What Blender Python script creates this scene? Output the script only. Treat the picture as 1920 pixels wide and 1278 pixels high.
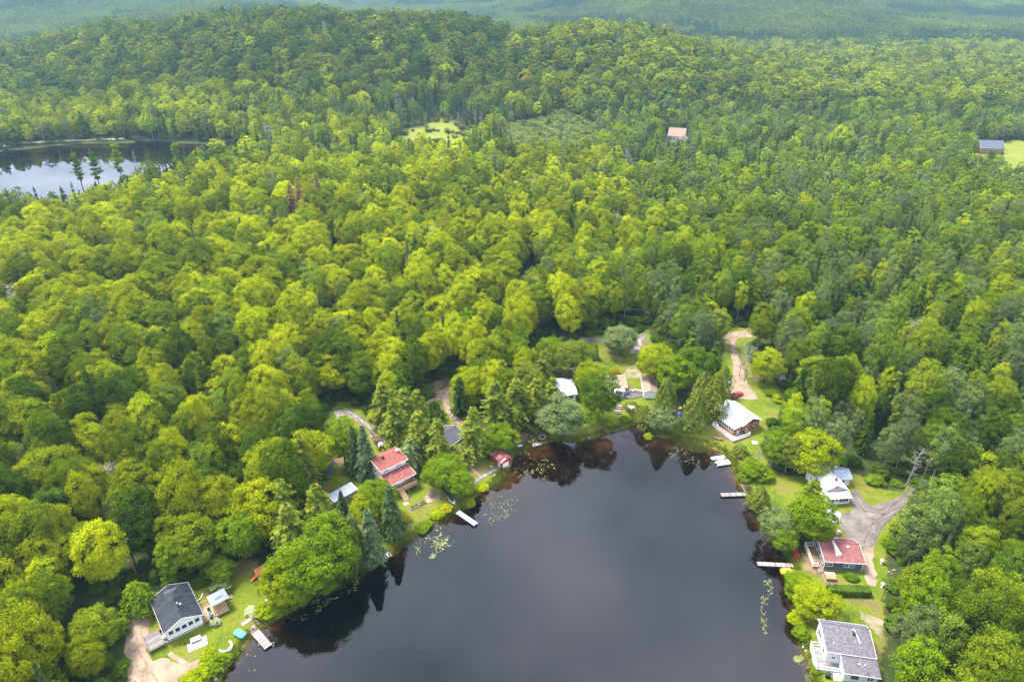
import bpy, bmesh, math, random
import numpy as np
from mathutils import Vector, Matrix

for o in list(bpy.data.objects): bpy.data.objects.remove(o)
SC = bpy.context.scene
COL = SC.collection
R_ = math.radians

# ------------------------------------------------------------------ camera
CAM_H, FPX, PITCH = 115.0, 1280.0, R_(28.0)
cam = bpy.data.cameras.new('camera'); cam_o = bpy.data.objects.new('camera', cam); COL.objects.link(cam_o)
cam.sensor_width = 36.0; cam.lens = 24.0; cam.clip_start = 1.0; cam.clip_end = 20000.0
cam_o.location = (0, 0, CAM_H); cam_o.rotation_euler = (R_(90) - PITCH, 0, 0)
SC.camera = cam_o

# ------------------------------------------------------------------ sky, sun, exposure
SUN_EL, SUN_AZ = R_(62.0), R_(-62.0)          # azimuth from +Y towards +X
W = bpy.data.worlds.new('World'); SC.world = W; W.use_nodes = True
nt = W.node_tree; nt.nodes.clear()
wo = nt.nodes.new('ShaderNodeOutputWorld'); bg = nt.nodes.new('ShaderNodeBackground')
sky = nt.nodes.new('ShaderNodeTexSky'); sky.sky_type = 'NISHITA'; sky.sun_disc = False
sky.sun_elevation = SUN_EL; sky.sun_rotation = SUN_AZ; sky.altitude = 300; sky.air_density = 1.0; sky.dust_density = 0.6
tc = nt.nodes.new('ShaderNodeTexCoord'); sep = nt.nodes.new('ShaderNodeSeparateXYZ')
nt.links.new(tc.outputs['Generated'], sep.inputs[0])
def wmath(op, a, b):
    n = nt.nodes.new('ShaderNodeMath'); n.operation = op
    for i, v in enumerate((a, b)):
        if v is None: continue
        if isinstance(v, (int, float)): n.inputs[i].default_value = v
        else: nt.links.new(v, n.inputs[i])
    return n.outputs[0]
zz = wmath('ADD', wmath('ABSOLUTE', sep.outputs[2], None), 0.18)
cmb = nt.nodes.new('ShaderNodeCombineXYZ')
nt.links.new(wmath('DIVIDE', sep.outputs[0], zz), cmb.inputs[0]); nt.links.new(wmath('DIVIDE', sep.outputs[1], zz), cmb.inputs[1])
cn = nt.nodes.new('ShaderNodeTexNoise'); cn.inputs['Scale'].default_value = 1.9; cn.inputs['Detail'].default_value = 4; cn.inputs['Roughness'].default_value = 0.5
nt.links.new(cmb.outputs[0], cn.inputs['Vector'])
cr = nt.nodes.new('ShaderNodeValToRGB')        # the cloud deck: grey bases and brighter thin places
cr.color_ramp.elements[0].position = 0.40; cr.color_ramp.elements[0].color = (4.6, 5.4, 7.1, 1)
cr.color_ramp.elements[1].position = 0.61; cr.color_ramp.elements[1].color = (11.4, 12.1, 13.8, 1)
nt.links.new(cn.outputs['Fac'], cr.inputs[0])
mx = nt.nodes.new('ShaderNodeMixRGB'); mx.inputs[0].default_value = 0.9
nt.links.new(sky.outputs[0], mx.inputs[1]); nt.links.new(cr.outputs[0], mx.inputs[2])
nt.links.new(mx.outputs[0], bg.inputs[0]); bg.inputs[1].default_value = 0.12
nt.links.new(bg.outputs[0], wo.inputs[0])

sl = bpy.data.lights.new('sun', 'SUN'); sl.energy = 4.3; sl.angle = R_(16.0); sl.color = (1.0, 0.95, 0.86)
so = bpy.data.objects.new('sun', sl); COL.objects.link(so)
sd = Vector((math.sin(SUN_AZ) * math.cos(SUN_EL), math.cos(SUN_AZ) * math.cos(SUN_EL), math.sin(SUN_EL)))
so.rotation_euler = sd.to_track_quat('Z', 'Y').to_euler(); so.location = (0, 0, 400)

SC.view_settings.view_transform = 'Standard'; SC.view_settings.look = 'None'
SC.view_settings.exposure = 1.32; SC.view_settings.gamma = 1.0; SC.view_settings.use_curve_mapping = False
SC.render.engine = 'CYCLES'
cy = SC.cycles
cy.max_bounces = 5; cy.diffuse_bounces = 2; cy.glossy_bounces = 2; cy.transmission_bounces = 2; cy.volume_bounces = 0; cy.transparent_max_bounces = 6
cy.use_denoising = True; cy.caustics_reflective = False; cy.caustics_refractive = False
cy.sample_clamp_indirect = 4.0

# ------------------------------------------------------------------ numbers: noise, distances, terrain
RNG = np.random.default_rng(7); random.seed(7)
_perm = np.random.default_rng(3).random((256, 256))
def vnoise(x, y):
    x = np.asarray(x, float); y = np.asarray(y, float)
    xi = np.floor(x).astype(int); yi = np.floor(y).astype(int); fx = x - xi; fy = y - yi
    fx = fx * fx * (3 - 2 * fx); fy = fy * fy * (3 - 2 * fy)
    g = lambda a, b: _perm[a & 255, b & 255]
    return (g(xi, yi) * (1 - fx) + g(xi + 1, yi) * fx) * (1 - fy) + (g(xi, yi + 1) * (1 - fx) + g(xi + 1, yi + 1) * fx) * fy
def fbm(x, y, o=4):
    s = 0; a = 0.5; t = 0
    for k in range(o):
        s = s + a * vnoise(x * 2 ** k + 17.3 * k, y * 2 ** k + 5.1 * k); t += a; a *= 0.5
    return s / t
def sstep(a, b, x):
    t = np.clip((x - a) / (b - a), 0, 1); return t * t * (3 - 2 * t)
def flat(u, v, z=1.0):                       # picture point of the plan -> place on level ground at height z
    dx = (u - 960) / FPX; dy = (v - 639) / FPX
    t = (CAM_H - z) / (math.sin(PITCH) + dy * math.cos(PITCH))
    return (t * dx, t * (math.cos(PITCH) - dy * math.sin(PITCH)))
def smooth_closed(pts, n=6):
    P = np.array(pts); N = len(P); out = []
    for i in range(N):
        a, b, c, d = P[i - 1], P[i], P[(i + 1) % N], P[(i + 2) % N]
        for k in range(n):
            t = k / n
            out.append(0.5 * ((2 * b) + (c - a) * t + (2 * a - 5 * b + 4 * c - d) * t * t + (3 * b - a - 3 * c + d) * t ** 3))
    return np.array(out)
def sdist(poly, x, y):                       # signed distance, positive outside
    x = np.asarray(x, float).ravel(); y = np.asarray(y, float).ravel()
    best = np.full(x.shape, 1e18); ins = np.zeros(x.shape, bool)
    for i in range(len(poly)):
        ax, ay = poly[i - 1]; bx, by = poly[i]
        ex, ey = bx - ax, by - ay
        t = np.clip(((x - ax) * ex + (y - ay) * ey) / (ex * ex + ey * ey + 1e-12), 0, 1)
        best = np.minimum(best, (x - ax - t * ex) ** 2 + (y - ay - t * ey) ** 2)
        c = ((ay > y) != (by > y)) & (x < (bx - ax) * (y - ay) / (by - ay + 1e-12) + ax)
        ins ^= c
    d = np.sqrt(best); return np.where(ins, -d, d)

LAKE = smooth_closed([flat(u, v, 0) for u, v in [
    (395, 1420), (405, 1330), (414, 1276), (424, 1256), (443, 1236), (461, 1208), (474, 1193), (490, 1177), (514, 1166), (545, 1148), (585, 1122),
    (625, 1100), (665, 1078), (705, 1055), (740, 1030), (775, 1006), (805, 988), (840, 966), (868, 948), (898, 925), (930, 908), (946, 888), (958, 864),
    (966, 849), (984, 840), (1006, 831), (1049, 826), (1090, 825), (1115, 820), (1149, 808), (1178, 801), (1194, 794), (1190, 780), (1177, 765),
    (1189, 764), (1202, 780), (1216, 800), (1232, 815), (1262, 822), (1300, 830), (1330, 838), (1352, 845), (1368, 862), (1380, 888), (1391, 908), (1404, 932),
    (1424, 968), (1440, 1000), (1458, 1024), (1476, 1044), (1484, 1064), (1483, 1104), (1492, 1142), (1500, 1190), (1506, 1216), (1515, 1246), (1524, 1280), (1535, 1330), (1545, 1420)]], 5)
LAKE2 = smooth_closed([flat(u, v, 2) for u, v in [
    (-420, 300), (-150, 290), (0, 287), (55, 278), (146, 271), (237, 269), (328, 269), (401, 275), (452, 284), (412, 308), (340, 340), (260, 368), (160, 400), (0, 416), (-200, 418), (-420, 414)]], 5)
# ridge tables: picture column of the ridge -> ground height
_t1 = np.array([(-1000, 15), (-750, 18), (-573, 26), (-450, 58), (-390, 55), (-304, 66), (-215, 75), (-125, 71), (-66, 66), (0, 46), (60, 18), (140, 0), (4000, 0)], float)
_t2 = np.array([(-2000, 0), (-120, 0), (-60, 22), (0, 44), (60, 54), (120, 53), (165, 45), (215, 31), (262, 19), (310, 11), (420, 2), (4000, 0)], float)
def height(x, y):
    shp = np.shape(x); x = np.asarray(x, float).ravel(); y = np.asarray(y, float).ravel()
    d = np.full(x.shape, 400.0); m = (np.abs(x) < 420) & (y < 560)
    if m.any(): d[m] = sdist(LAKE, x[m], y[m])
    d = d + 0.7 * (vnoise(x / 2.3, y / 2.3) - 0.5) * (np.abs(d) < 30)
    n = fbm(x / 70, y / 70, 3) - 0.5
    land = 0.8 * (1 - np.exp(-np.maximum(d, 0) / 2.2)) + 0.012 * np.clip(d, 0, 160) + n * 5 * sstep(18, 90, d)
    land = land + 8 * np.exp(-((x + 95) / 95) ** 2 - ((y - 300) / 80) ** 2) + 3 * np.exp(-((x - 190) / 90) ** 2 - ((y - 260) / 110) ** 2)
    # hills
    wob = (fbm(x / 160 + 9, y / 160, 4) - 0.5)
    r1 = np.interp(x * 850 / np.maximum(y, 300) , _t1[:, 0], _t1[:, 1]); yr = 850 + 40 * np.sin(x / 130)
    r2 = np.interp(x * 800 / np.maximum(y, 300) , _t2[:, 0], _t2[:, 1])
    c1 = np.where(y < yr, sstep(yr - 300, yr, y), 1 - sstep(yr, yr + 330, y))
    c2 = np.where(y < 800, sstep(560, 800, y), 1 - sstep(800, 1120, y))
    hill = np.maximum(.93 * r1 * c1 * (1 + 0.35 * wob), r2 * .94 * c2 * (1 + 0.35 * wob))
    h3 = 118 * np.exp(-((x - 480) / 520) ** 2 - ((y - 2150) / 520) ** 2) + 75 * np.exp(-((x + 1250) / 420) ** 2 - ((y - 1900) / 420) ** 2) \
        + 60 * np.exp(-((x - 1500) / 500) ** 2 - ((y - 2500) / 500) ** 2) + 55 * np.exp(-((x + 560) / 300) ** 2 - ((y - 1500) / 250) ** 2)
    far = 250 * (fbm(x / 950 + 3, y / 950 + 1, 4) - 0.38) * sstep(1500, 3000, y) + 95 * (fbm(x / 430, y / 430, 3) - .46) * sstep(1200, 1800, y)
    far = far + 70 * sstep(2600, 4600, y)
    h = land + hill + h3 * (0.85 + 0.6 * wob) + np.maximum(far, -3)
    d2 = np.full(x.shape, 400.0); m = (x < 0) & (y > 250) & (y < 800)
    if m.any(): d2[m] = sdist(LAKE2, x[m], y[m])
    k = sstep(0, 70, d2)
    h = np.where(d2 < 70, (2 + 0.9 * (1 - np.exp(-np.maximum(d2, 0) / 3))) * (1 - k) + np.maximum(h, 2.5) * k, h)
    h = np.where(d2 < 0, 2 - 2.2 * (1 - np.exp(d2 / 6)), h)
    sh = 2.2 + 9 * np.exp(-(((x - 18) / 36) ** 2 + ((y - 152) / 26) ** 2)); h = np.where(d < 0, -1.7 * (1 - np.exp(np.minimum(d, 0) / sh)), h)
    return h.reshape(shp)
def hz(x, y): return float(height(np.array([x]), np.array([y]))[0])
def at(u, v, up=0.0):                         # plan point -> place on the real ground
    z = 1.0
    for _ in range(3):
        x, y = flat(u, v, z + up); z = hz(x, y)
    return Vector((x, y, z))
def poly(pts): return np.array([flat(u, v, 1.2) for u, v in pts])

# ------------------------------------------------------------------ materials
def newmat(name):
    m = bpy.data.materials.new(name); m.use_nodes = True; n = m.node_tree.nodes; n.clear()
    out = n.new('ShaderNodeOutputMaterial'); return m, m.node_tree, out
MATS = {}
def mat(name, c1, c2=None, scale=3.0, rough=0.7, bump=0.0, metal=0.0, detail=4, stretch=None, spec=0.4, mid=None, contrast=(0.35, 0.65), orand=0.0):
    if name in MATS: return MATS[name]
    m, t, out = newmat(name); n = t.nodes; L = t.links
    b = n.new('ShaderNodeBsdfPrincipled'); L.new(b.outputs[0], out.inputs[0])
    b.inputs['Roughness'].default_value = rough; b.inputs['Metallic'].default_value = metal
    b.inputs['Specular IOR Level'].default_value = spec
    if c2 is None: c2 = tuple(x * 0.75 for x in c1)
    g = n.new('ShaderNodeTexCoord') if stretch else n.new('ShaderNodeNewGeometry')
    vec = g.outputs['Object'] if stretch else g.outputs['Position']
    if stretch:
        mp = n.new('ShaderNodeMapping'); mp.inputs['Scale'].default_value = stretch; L.new(vec, mp.inputs[0]); vec = mp.outputs[0]
    nz = n.new('ShaderNodeTexNoise'); nz.inputs['Scale'].default_value = scale; nz.inputs['Detail'].default_value = detail; L.new(vec, nz.inputs['Vector'])
    r = n.new('ShaderNodeValToRGB'); e = r.color_ramp.elements
    e[0].position = contrast[0]; e[0].color = (*c1, 1); e[1].position = contrast[1]; e[1].color = (*c2, 1)
    if mid: x = e.new(sum(contrast) / 2); x.color = (*mid, 1)
    L.new(nz.outputs['Fac'], r.inputs[0]); L.new(r.outputs[0], b.inputs['Base Color'])
    if orand:                                  # boards and panels of one set differ a little from each other
        oi = n.new('ShaderNodeObjectInfo'); mr_ = n.new('ShaderNodeMapRange'); mr_.inputs['To Min'].default_value = 1 - orand; mr_.inputs['To Max'].default_value = 1 + orand * .6; L.new(oi.outputs['Random'], mr_.inputs[0])
        vs_ = n.new('ShaderNodeVectorMath'); vs_.operation = 'SCALE'; L.new(r.outputs[0], vs_.inputs[0]); L.new(mr_.outputs[0], vs_.inputs['Scale']); L.new(vs_.outputs[0], b.inputs['Base Color'])
    if bump:
        n2 = n.new('ShaderNodeTexNoise'); n2.inputs['Scale'].default_value = scale * 5; n2.inputs['Detail'].default_value = 3; L.new(vec, n2.inputs['Vector'])
        bp = n.new('ShaderNodeBump'); bp.inputs['Strength'].default_value = min(1, bump); bp.inputs['Distance'].default_value = 0.15 * bump
        L.new(n2.outputs['Fac'], bp.inputs['Height']); L.new(bp.outputs[0], b.inputs['Normal'])
    MATS[name] = m; return m

def leafmat(name, transl=0.3, var=0.55, gold=0.0):
    m, t, out = newmat(name); n = t.nodes; L = t.links
    a = n.new('ShaderNodeAttribute'); a.attribute_type = 'INSTANCER'; a.attribute_name = 'tint'
    g = n.new('ShaderNodeNewGeometry'); oc = n.new('ShaderNodeTexCoord')
    nz = n.new('ShaderNodeTexNoise'); nz.inputs['Scale'].default_value = 0.35; nz.inputs['Detail'].default_value = 3; L.new(g.outputs['Position'], nz.inputs['Vector'])
    ma = n.new('ShaderNodeMath'); ma.operation = 'MULTIPLY_ADD'; L.new(g.outputs['Random Per Island'], ma.inputs[0]); ma.inputs[1].default_value = var; ma.inputs[2].default_value = 1 - var * 0.62
    mb = n.new('ShaderNodeMath'); mb.operation = 'MULTIPLY_ADD'; L.new(nz.outputs['Fac'], mb.inputs[0]); mb.inputs[1].default_value = 0.9; mb.inputs[2].default_value = 0.55
    mm = n.new('ShaderNodeMath'); mm.operation = 'MULTIPLY'; L.new(ma.outputs[0], mm.inputs[0]); L.new(mb.outputs[0], mm.inputs[1])
    vm = n.new('ShaderNodeVectorMath'); vm.operation = 'SCALE'; L.new(a.outputs['Vector'], vm.inputs[0]); L.new(mm.outputs[0], vm.inputs['Scale'])
    hs = n.new('ShaderNodeHueSaturation'); hs.inputs['Saturation'].default_value = 1.0
    hv = n.new('ShaderNodeMath'); hv.operation = 'MULTIPLY_ADD'; L.new(nz.outputs['Fac'], hv.inputs[0]); hv.inputs[1].default_value = -0.05; hv.inputs[2].default_value = 0.525
    L.new(hv.outputs[0], hs.inputs['Hue']); L.new(vm.outputs[0], hs.inputs['Color'])
    d = n.new('ShaderNodeBsdfDiffuse'); L.new(hs.outputs[0], d.inputs[0])
    tr = n.new('ShaderNodeBsdfTranslucent'); L.new(hs.outputs[0], tr.inputs[0])
    m1 = n.new('ShaderNodeMixShader'); m1.inputs[0].default_value = transl; L.new(d.outputs[0], m1.inputs[1]); L.new(tr.outputs[0], m1.inputs[2])
    L.new(m1.outputs[0], out.inputs[0]); return m
M_LEAF = leafmat('broadleaf_foliage', 0.3, 0.5)
M_NEED = leafmat('needle_foliage', 0.18, 0.6)
M_BARK = mat('bark', (.10, .085, .07), (.045, .036, .03), 2.5, .9, .4)
M_PALE = mat('pale_bark', (.42, .40, .36), (.2, .18, .16), 2.0, .8, .2)
M_DEAD = mat('dead_wood', (.34, .31, .295), (.20, .18, .17), 1.2, .9)

def m_bed():
    m, t, out = newmat('lake_bed'); n = t.nodes; L = t.links
    b = n.new('ShaderNodeBsdfDiffuse')
    g = n.new('ShaderNodeNewGeometry'); s = n.new('ShaderNodeSeparateXYZ'); L.new(g.outputs[0], s.inputs[0])
    a = n.new('ShaderNodeTexNoise'); a.inputs['Scale'].default_value = .4; a.inputs['Detail'].default_value = 6; L.new(g.outputs[0], a.inputs[0])
    q = n.new('ShaderNodeMath'); q.operation = 'MULTIPLY_ADD'; L.new(a.outputs[0], q.inputs[0]); q.inputs[1].default_value = .9; L.new(s.outputs[2], q.inputs[2])
    r = n.new('ShaderNodeValToRGB'); e = r.color_ramp.elements     # tannin-brown sand shallow, silt deep; light absorbed by deeper water painted into the bed
    e[0].position = .0; e[0].color = (.0045, .0042, .0042, 1); e[1].position = .95; e[1].color = (.135, .085, .030, 1)
    x = e.new(.5); x.color = (.022, .0125, .005, 1)
    mr = n.new('ShaderNodeMapRange'); mr.inputs['From Min'].default_value = -1.0; mr.inputs['From Max'].default_value = .45; L.new(q.outputs[0], mr.inputs[0])
    L.new(mr.outputs[0], r.inputs[0]); L.new(r.outputs[0], b.inputs[0]); L.new(b.outputs[0], out.inputs[0]); return m
def m_water():
    m, t, out = newmat('lake_water'); n = t.nodes; L = t.links
    g = n.new('ShaderNodeNewGeometry')
    a = n.new('ShaderNodeTexNoise'); a.inputs['Scale'].default_value = .5; a.inputs['Detail'].default_value = 2; L.new(g.outputs[0], a.inputs[0])
    bp = n.new('ShaderNodeBump'); bp.inputs['Strength'].default_value = .003; bp.inputs['Distance'].default_value = .1; L.new(a.outputs[0], bp.inputs['Height'])
    f = n.new('ShaderNodeFresnel'); f.inputs[0].default_value = 1.62; L.new(bp.outputs[0], f.inputs['Normal'])
    tr = n.new('ShaderNodeBsdfTransparent'); tr.inputs[0].default_value = (.75, .65, .52, 1)
    gl = n.new('ShaderNodeBsdfGlossy'); gl.inputs['Roughness'].default_value = .0; L.new(bp.outputs[0], gl.inputs['Normal'])
    mx = n.new('ShaderNodeMixShader'); L.new(f.outputs[0], mx.inputs[0]); L.new(tr.outputs[0], mx.inputs[1]); L.new(gl.outputs[0], mx.inputs[2])
    L.new(mx.outputs[0], out.inputs[0]); return m
M_BED, M_WATER = m_bed(), m_water()
def m_land():
    m, t, out = newmat('grass_and_forest_floor'); n = t.nodes; L = t.links
    b = n.new('ShaderNodeBsdfPrincipled'); b.inputs['Roughness'].default_value = 0.92; b.inputs['Specular IOR Level'].default_value = .1
    g = n.new('ShaderNodeNewGeometry')
    def noise(sc, det, ro=.55):
        x = n.new('ShaderNodeTexNoise'); x.inputs['Scale'].default_value = sc; x.inputs['Detail'].default_value = det; x.inputs['Roughness'].default_value = ro; L.new(g.outputs[0], x.inputs[0]); return x.outputs[0]
    def ramp(src, st):
        r = n.new('ShaderNodeValToRGB'); e = r.color_ramp.elements; e[0].position, e[0].color = st[0][0], (*st[0][1], 1); e[1].position, e[1].color = st[-1][0], (*st[-1][1], 1)
        for p, c in st[1:-1]: x = e.new(p); x.color = (*c, 1)
        L.new(src, r.inputs[0]); return r.outputs[0]
    floor = ramp(noise(.35, 6), [(.38, (.028, .042, .010)), (.52, (.036, .058, .012)), (.66, (.060, .042, .022))])
    big = noise(.13, 7, .65)
    gr = ramp(big, [(.30, (.058, .088, .010)), (.40, (.090, .130, .008)), (.50, (.125, .158, .010)), (.57, (.150, .150, .024)), (.63, (.155, .120, .050)), (.70, (.10, .105, .02))])
    fine = noise(4.5, 4, .7); mr = n.new('ShaderNodeMapRange'); mr.inputs['To Min'].default_value = .45; mr.inputs['To Max'].default_value = 1.5; L.new(fine, mr.inputs[0])
    vs = n.new('ShaderNodeVectorMath'); vs.operation = 'SCALE'; L.new(gr, vs.inputs[0]); L.new(mr.outputs[0], vs.inputs['Scale'])
    at_ = n.new('ShaderNodeAttribute'); at_.attribute_name = 'grassy'
    ad = n.new('ShaderNodeMath'); ad.operation = 'MULTIPLY_ADD'; L.new(noise(.6, 5, .6), ad.inputs[0]); ad.inputs[1].default_value = 1.2; L.new(at_.outputs['Fac'], ad.inputs[2])
    st = n.new('ShaderNodeMapRange'); st.interpolation_type = 'SMOOTHSTEP'; st.inputs['From Min'].default_value = .95; st.inputs['From Max'].default_value = 1.25; L.new(ad.outputs[0], st.inputs[0])
    mx = n.new('ShaderNodeMixRGB'); L.new(st.outputs[0], mx.inputs[0]); L.new(floor, mx.inputs[1]); L.new(vs.outputs[0], mx.inputs[2]); L.new(mx.outputs[0], b.inputs[0])
    bp = n.new('ShaderNodeBump'); bp.inputs['Strength'].default_value = .7; bp.inputs['Distance'].default_value = .2; L.new(fine, bp.inputs['Height']); L.new(bp.outputs[0], b.inputs['Normal'])
    L.new(b.outputs[0], out.inputs[0]); return m
M_LAND = m_land()

# ------------------------------------------------------------------ object helpers
def link(o, parent=None, **props):
    COL.objects.link(o)
    if parent is not None: o.parent = parent
    for k, v in props.items(): o[k] = v
    return o
def tag(o, label, category, group=None):
    o['label'] = label; o['category'] = category
    if group: o['group'] = group
    return o
def empty(name, loc, rz=0.0, label=None, category=None, group=None):
    o = bpy.data.objects.new(name, None); o.location = loc; o.rotation_euler = (0, 0, rz); o.empty_display_size = .3; COL.objects.link(o)
    if label: tag(o, label, category, group)
    return o
def np_mesh(name, verts, faces, mats, mat_idx=None, smooth=False):
    """verts (N,3); faces: (M,4) or (M,3) int array or a list of such arrays"""
    me = bpy.data.meshes.new(name)
    if not isinstance(faces, list): faces = [faces]
    faces = [np.asarray(f, np.int32) for f in faces if len(f)]
    nl = sum(f.size for f in faces); nf = sum(len(f) for f in faces)
    me.vertices.add(len(verts)); me.vertices.foreach_set('co', np.asarray(verts, np.float32).ravel())
    me.loops.add(nl); me.polygons.add(nf)
    me.loops.foreach_set('vertex_index', np.concatenate([f.ravel() for f in faces]))
    tot = np.concatenate([np.full(len(f), f.shape[1], np.int32) for f in faces])
    st = np.concatenate([[0], np.cumsum(tot)[:-1]]).astype(np.int32)
    me.polygons.foreach_set('loop_start', st)
    for m in (mats if isinstance(mats, (list, tuple)) else [mats]): me.materials.append(m)
    if mat_idx is not None: me.polygons.foreach_set('material_index', np.asarray(mat_idx, np.int32))
    if smooth: me.polygons.foreach_set('use_smooth', np.ones(nf, bool))
    me.update(calc_edges=True); me.validate(); return me
class MB:
    def __init__(s): s.v = []; s.f = []
    def add(s, vs, fs):
        o = len(s.v); s.v += [tuple(p) for p in vs]; s.f += [tuple(i + o for i in f) for f in fs]; return s
    def box(s, x0, x1, y0, y1, z0, z1):
        return s.add([(x0, y0, z0), (x1, y0, z0), (x1, y1, z0), (x0, y1, z0), (x0, y0, z1), (x1, y0, z1), (x1, y1, z1), (x0, y1, z1)],
                     [(0, 3, 2, 1), (4, 5, 6, 7), (0, 1, 5, 4), (1, 2, 6, 5), (2, 3, 7, 6), (3, 0, 4, 7)])
    def slab(s, pts, th):                     # planar polygon extruded down by th
        n = len(pts); a = [tuple(p) for p in pts]; b = [(p[0], p[1], p[2] - th) for p in pts]
        return s.add(a + b, [tuple(range(n)), tuple(range(2 * n - 1, n - 1, -1))] + [(i, n + i, n + (i + 1) % n, (i + 1) % n) for i in range(n)])
    def prism(s, pts, vec):
        n = len(pts); a = [Vector(p) for p in pts]; b = [p + Vector(vec) for p in a]
        return s.add(a + b, [tuple(range(n - 1, -1, -1)), tuple(range(n, 2 * n))] + [(i, (i + 1) % n, n + (i + 1) % n, n + i) for i in range(n)])
    def tube(s, pts, rad, n=6, cap=True):
        rings = []
        pts = [Vector(p) for p in pts]
        if not isinstance(rad, (list, tuple)): rad = [rad] * len(pts)
        vs = []
        for i, p in enumerate(pts):
            d = (pts[min(i + 1, len(pts) - 1)] - pts[max(i - 1, 0)]).normalized()
            u = d.cross(Vector((0, 0, 1)) if abs(d.z) < .9 else Vector((1, 0, 0))).normalized(); w = d.cross(u)
            vs += [p + (u * math.cos(6.2832 * k / n) + w * math.sin(6.2832 * k / n)) * rad[i] for k in range(n)]
        fs = [(i * n + k, i * n + (k + 1) % n, (i + 1) * n + (k + 1) % n, (i + 1) * n + k) for i in range(len(pts) - 1) for k in range(n)]
        if cap: fs += [tuple(range(n - 1, -1, -1)), tuple(range((len(pts) - 1) * n, len(pts) * n))]
        return s.add(vs, fs)
    def cyl(s, x, y, z0, z1, r0, r1=None, n=10): return s.tube([(x, y, z0), (x, y, z1)], [r0, r1 if r1 is not None else r0], n)
    def lathe(s, prof, n=12, c=(0, 0, 0)):
        vs = [(c[0] + r * math.cos(6.2832 * k / n), c[1] + r * math.sin(6.2832 * k / n), c[2] + z) for r, z in prof for k in range(n)]
        fs = [(i * n + k, i * n + (k + 1) % n, (i + 1) * n + (k + 1) % n, (i + 1) * n + k) for i in range(len(prof) - 1) for k in range(n)]
        fs += [tuple(range(n - 1, -1, -1)), tuple(range((len(prof) - 1) * n, len(prof) * n))]
        return s.add(vs, fs)
    def loft(s, secs, closed=True):
        n = len(secs[0]); vs = [p for q in secs for p in q]
        fs = [(i * n + k, i * n + (k + 1) % n, (i + 1) * n + (k + 1) % n, (i + 1) * n + k) for i in range(len(secs) - 1) for k in range(n if closed else n - 1)]
        if closed: fs += [tuple(range(n - 1, -1, -1)), tuple(range((len(secs) - 1) * n, len(secs) * n))]
        return s.add(vs, fs)
    def mesh(s, name, m, smooth=False):
        me = bpy.data.meshes.new(name); me.from_pydata(s.v, [], s.f); me.materials.append(m)
        bm = bmesh.new(); bm.from_mesh(me); bmesh.ops.recalc_face_normals(bm, faces=bm.faces); bm.to_mesh(me); bm.free()
        if smooth: me.polygons.foreach_set('use_smooth', [True] * len(me.polygons))
        return me
    def build(s, name, m, parent=None, smooth=False, loc=None, rz=None):
        o = bpy.data.objects.new(name, s.mesh(name, m, smooth)); COL.objects.link(o)
        if parent is not None: o.parent = parent
        if loc is not None: o.location = loc
        if rz is not None: o.rotation_euler = (0, 0, rz)
        return o

# ------------------------------------------------------------------ the setting: ground, lawn, lake
P0 = poly([(225, 1480), (226, 1278), (228, 1190), (240, 1140), (262, 1104), (310, 1106), (372, 1092), (405, 1074), (438, 1046), (474, 1040), (498, 1060), (508, 1092), (545, 1040), (585, 985), (602, 930), (600, 850),
           (612, 780), (632, 752), (660, 752), (694, 775), (735, 788), (770, 770), (800, 748), (828, 718), (852, 712), (866, 748), (905, 778), (960, 772), (1004, 752), (1016, 715), (1005, 655), (1008, 634), (1040, 640), (1052, 668),
           (1098, 630), (1150, 628), (1190, 626), (1208, 622), (1222, 616), (1224, 640), (1262, 664), (1320, 680), (1352, 668), (1356, 622), (1420, 620), (1424, 642), (1404, 652), (1412, 690),
           (1450, 712), (1474, 742), (1464, 785), (1438, 810), (1434, 848), (1452, 872), (1530, 884), (1590, 880), (1620, 892), (1658, 915), (1690, 918), (1702, 890), (1722, 892), (1722, 940), (1690, 985), (1668, 1030), (1672, 1090), (1664, 1140),
           (1668, 1200), (1655, 1278), (1660, 1480)])
def axis(lo, hi, s, far_lo, far_hi, g=1.09):
    a = list(np.arange(lo, hi, s)); st = s
    while a[-1] < far_hi: st = min(st * g, 90); a.append(a[-1] + st)
    st = s; b = []; x = lo
    while x > far_lo: st = min(st * g, 90); x -= st; b.append(x)
    return np.array(b[::-1] + a)
GX = axis(-105, 110, 1.15, -4300, 4300); GY = axis(70, 262, 1.15, -250, 6400, 1.05)
XX, YY = np.meshgrid(GX, GY); ZZ = height(XX, YY)
nx, ny = len(GX), len(GY)
V = np.stack([XX, YY, ZZ], -1).reshape(-1, 3)
I = np.arange(nx * ny).reshape(ny, nx)
Q = np.stack([I[:-1, :-1], I[:-1, 1:], I[1:, 1:], I[1:, :-1]], -1).reshape(-1, 4)
C = V[Q].mean(1)
nearm = (np.abs(C[:, 0]) < 140) & (C[:, 1] < 320)
cl = np.zeros(len(C), int)
d0 = np.full(len(C), 99.); d0[nearm] = sdist(P0, C[nearm, 0], C[nearm, 1])
dl = np.full(len(C), 99.); dl[nearm] = sdist(LAKE, C[nearm, 0], C[nearm, 1])
d2 = np.full(len(C), 99.); mm = (C[:, 0] < 0) & (C[:, 1] > 250) & (C[:, 1] < 800); d2[mm] = sdist(LAKE2, C[mm, 0], C[mm, 1])
cl[d0 < 0] = 1
cl[(dl < -0.4) & (d0 < 0)] = 2
cl[(dl < -0.4) & (d0 >= 0)] = 2
cl[d2 < -3] = 3
def sub(name, k, m):
    f = Q[cl == k]; u, inv = np.unique(f.ravel(), return_inverse=True)
    o = bpy.data.objects.new(name, np_mesh(name, V[u], inv.reshape(-1, 4), m, smooth=True)); link(o, kind='structure'); return o
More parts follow.
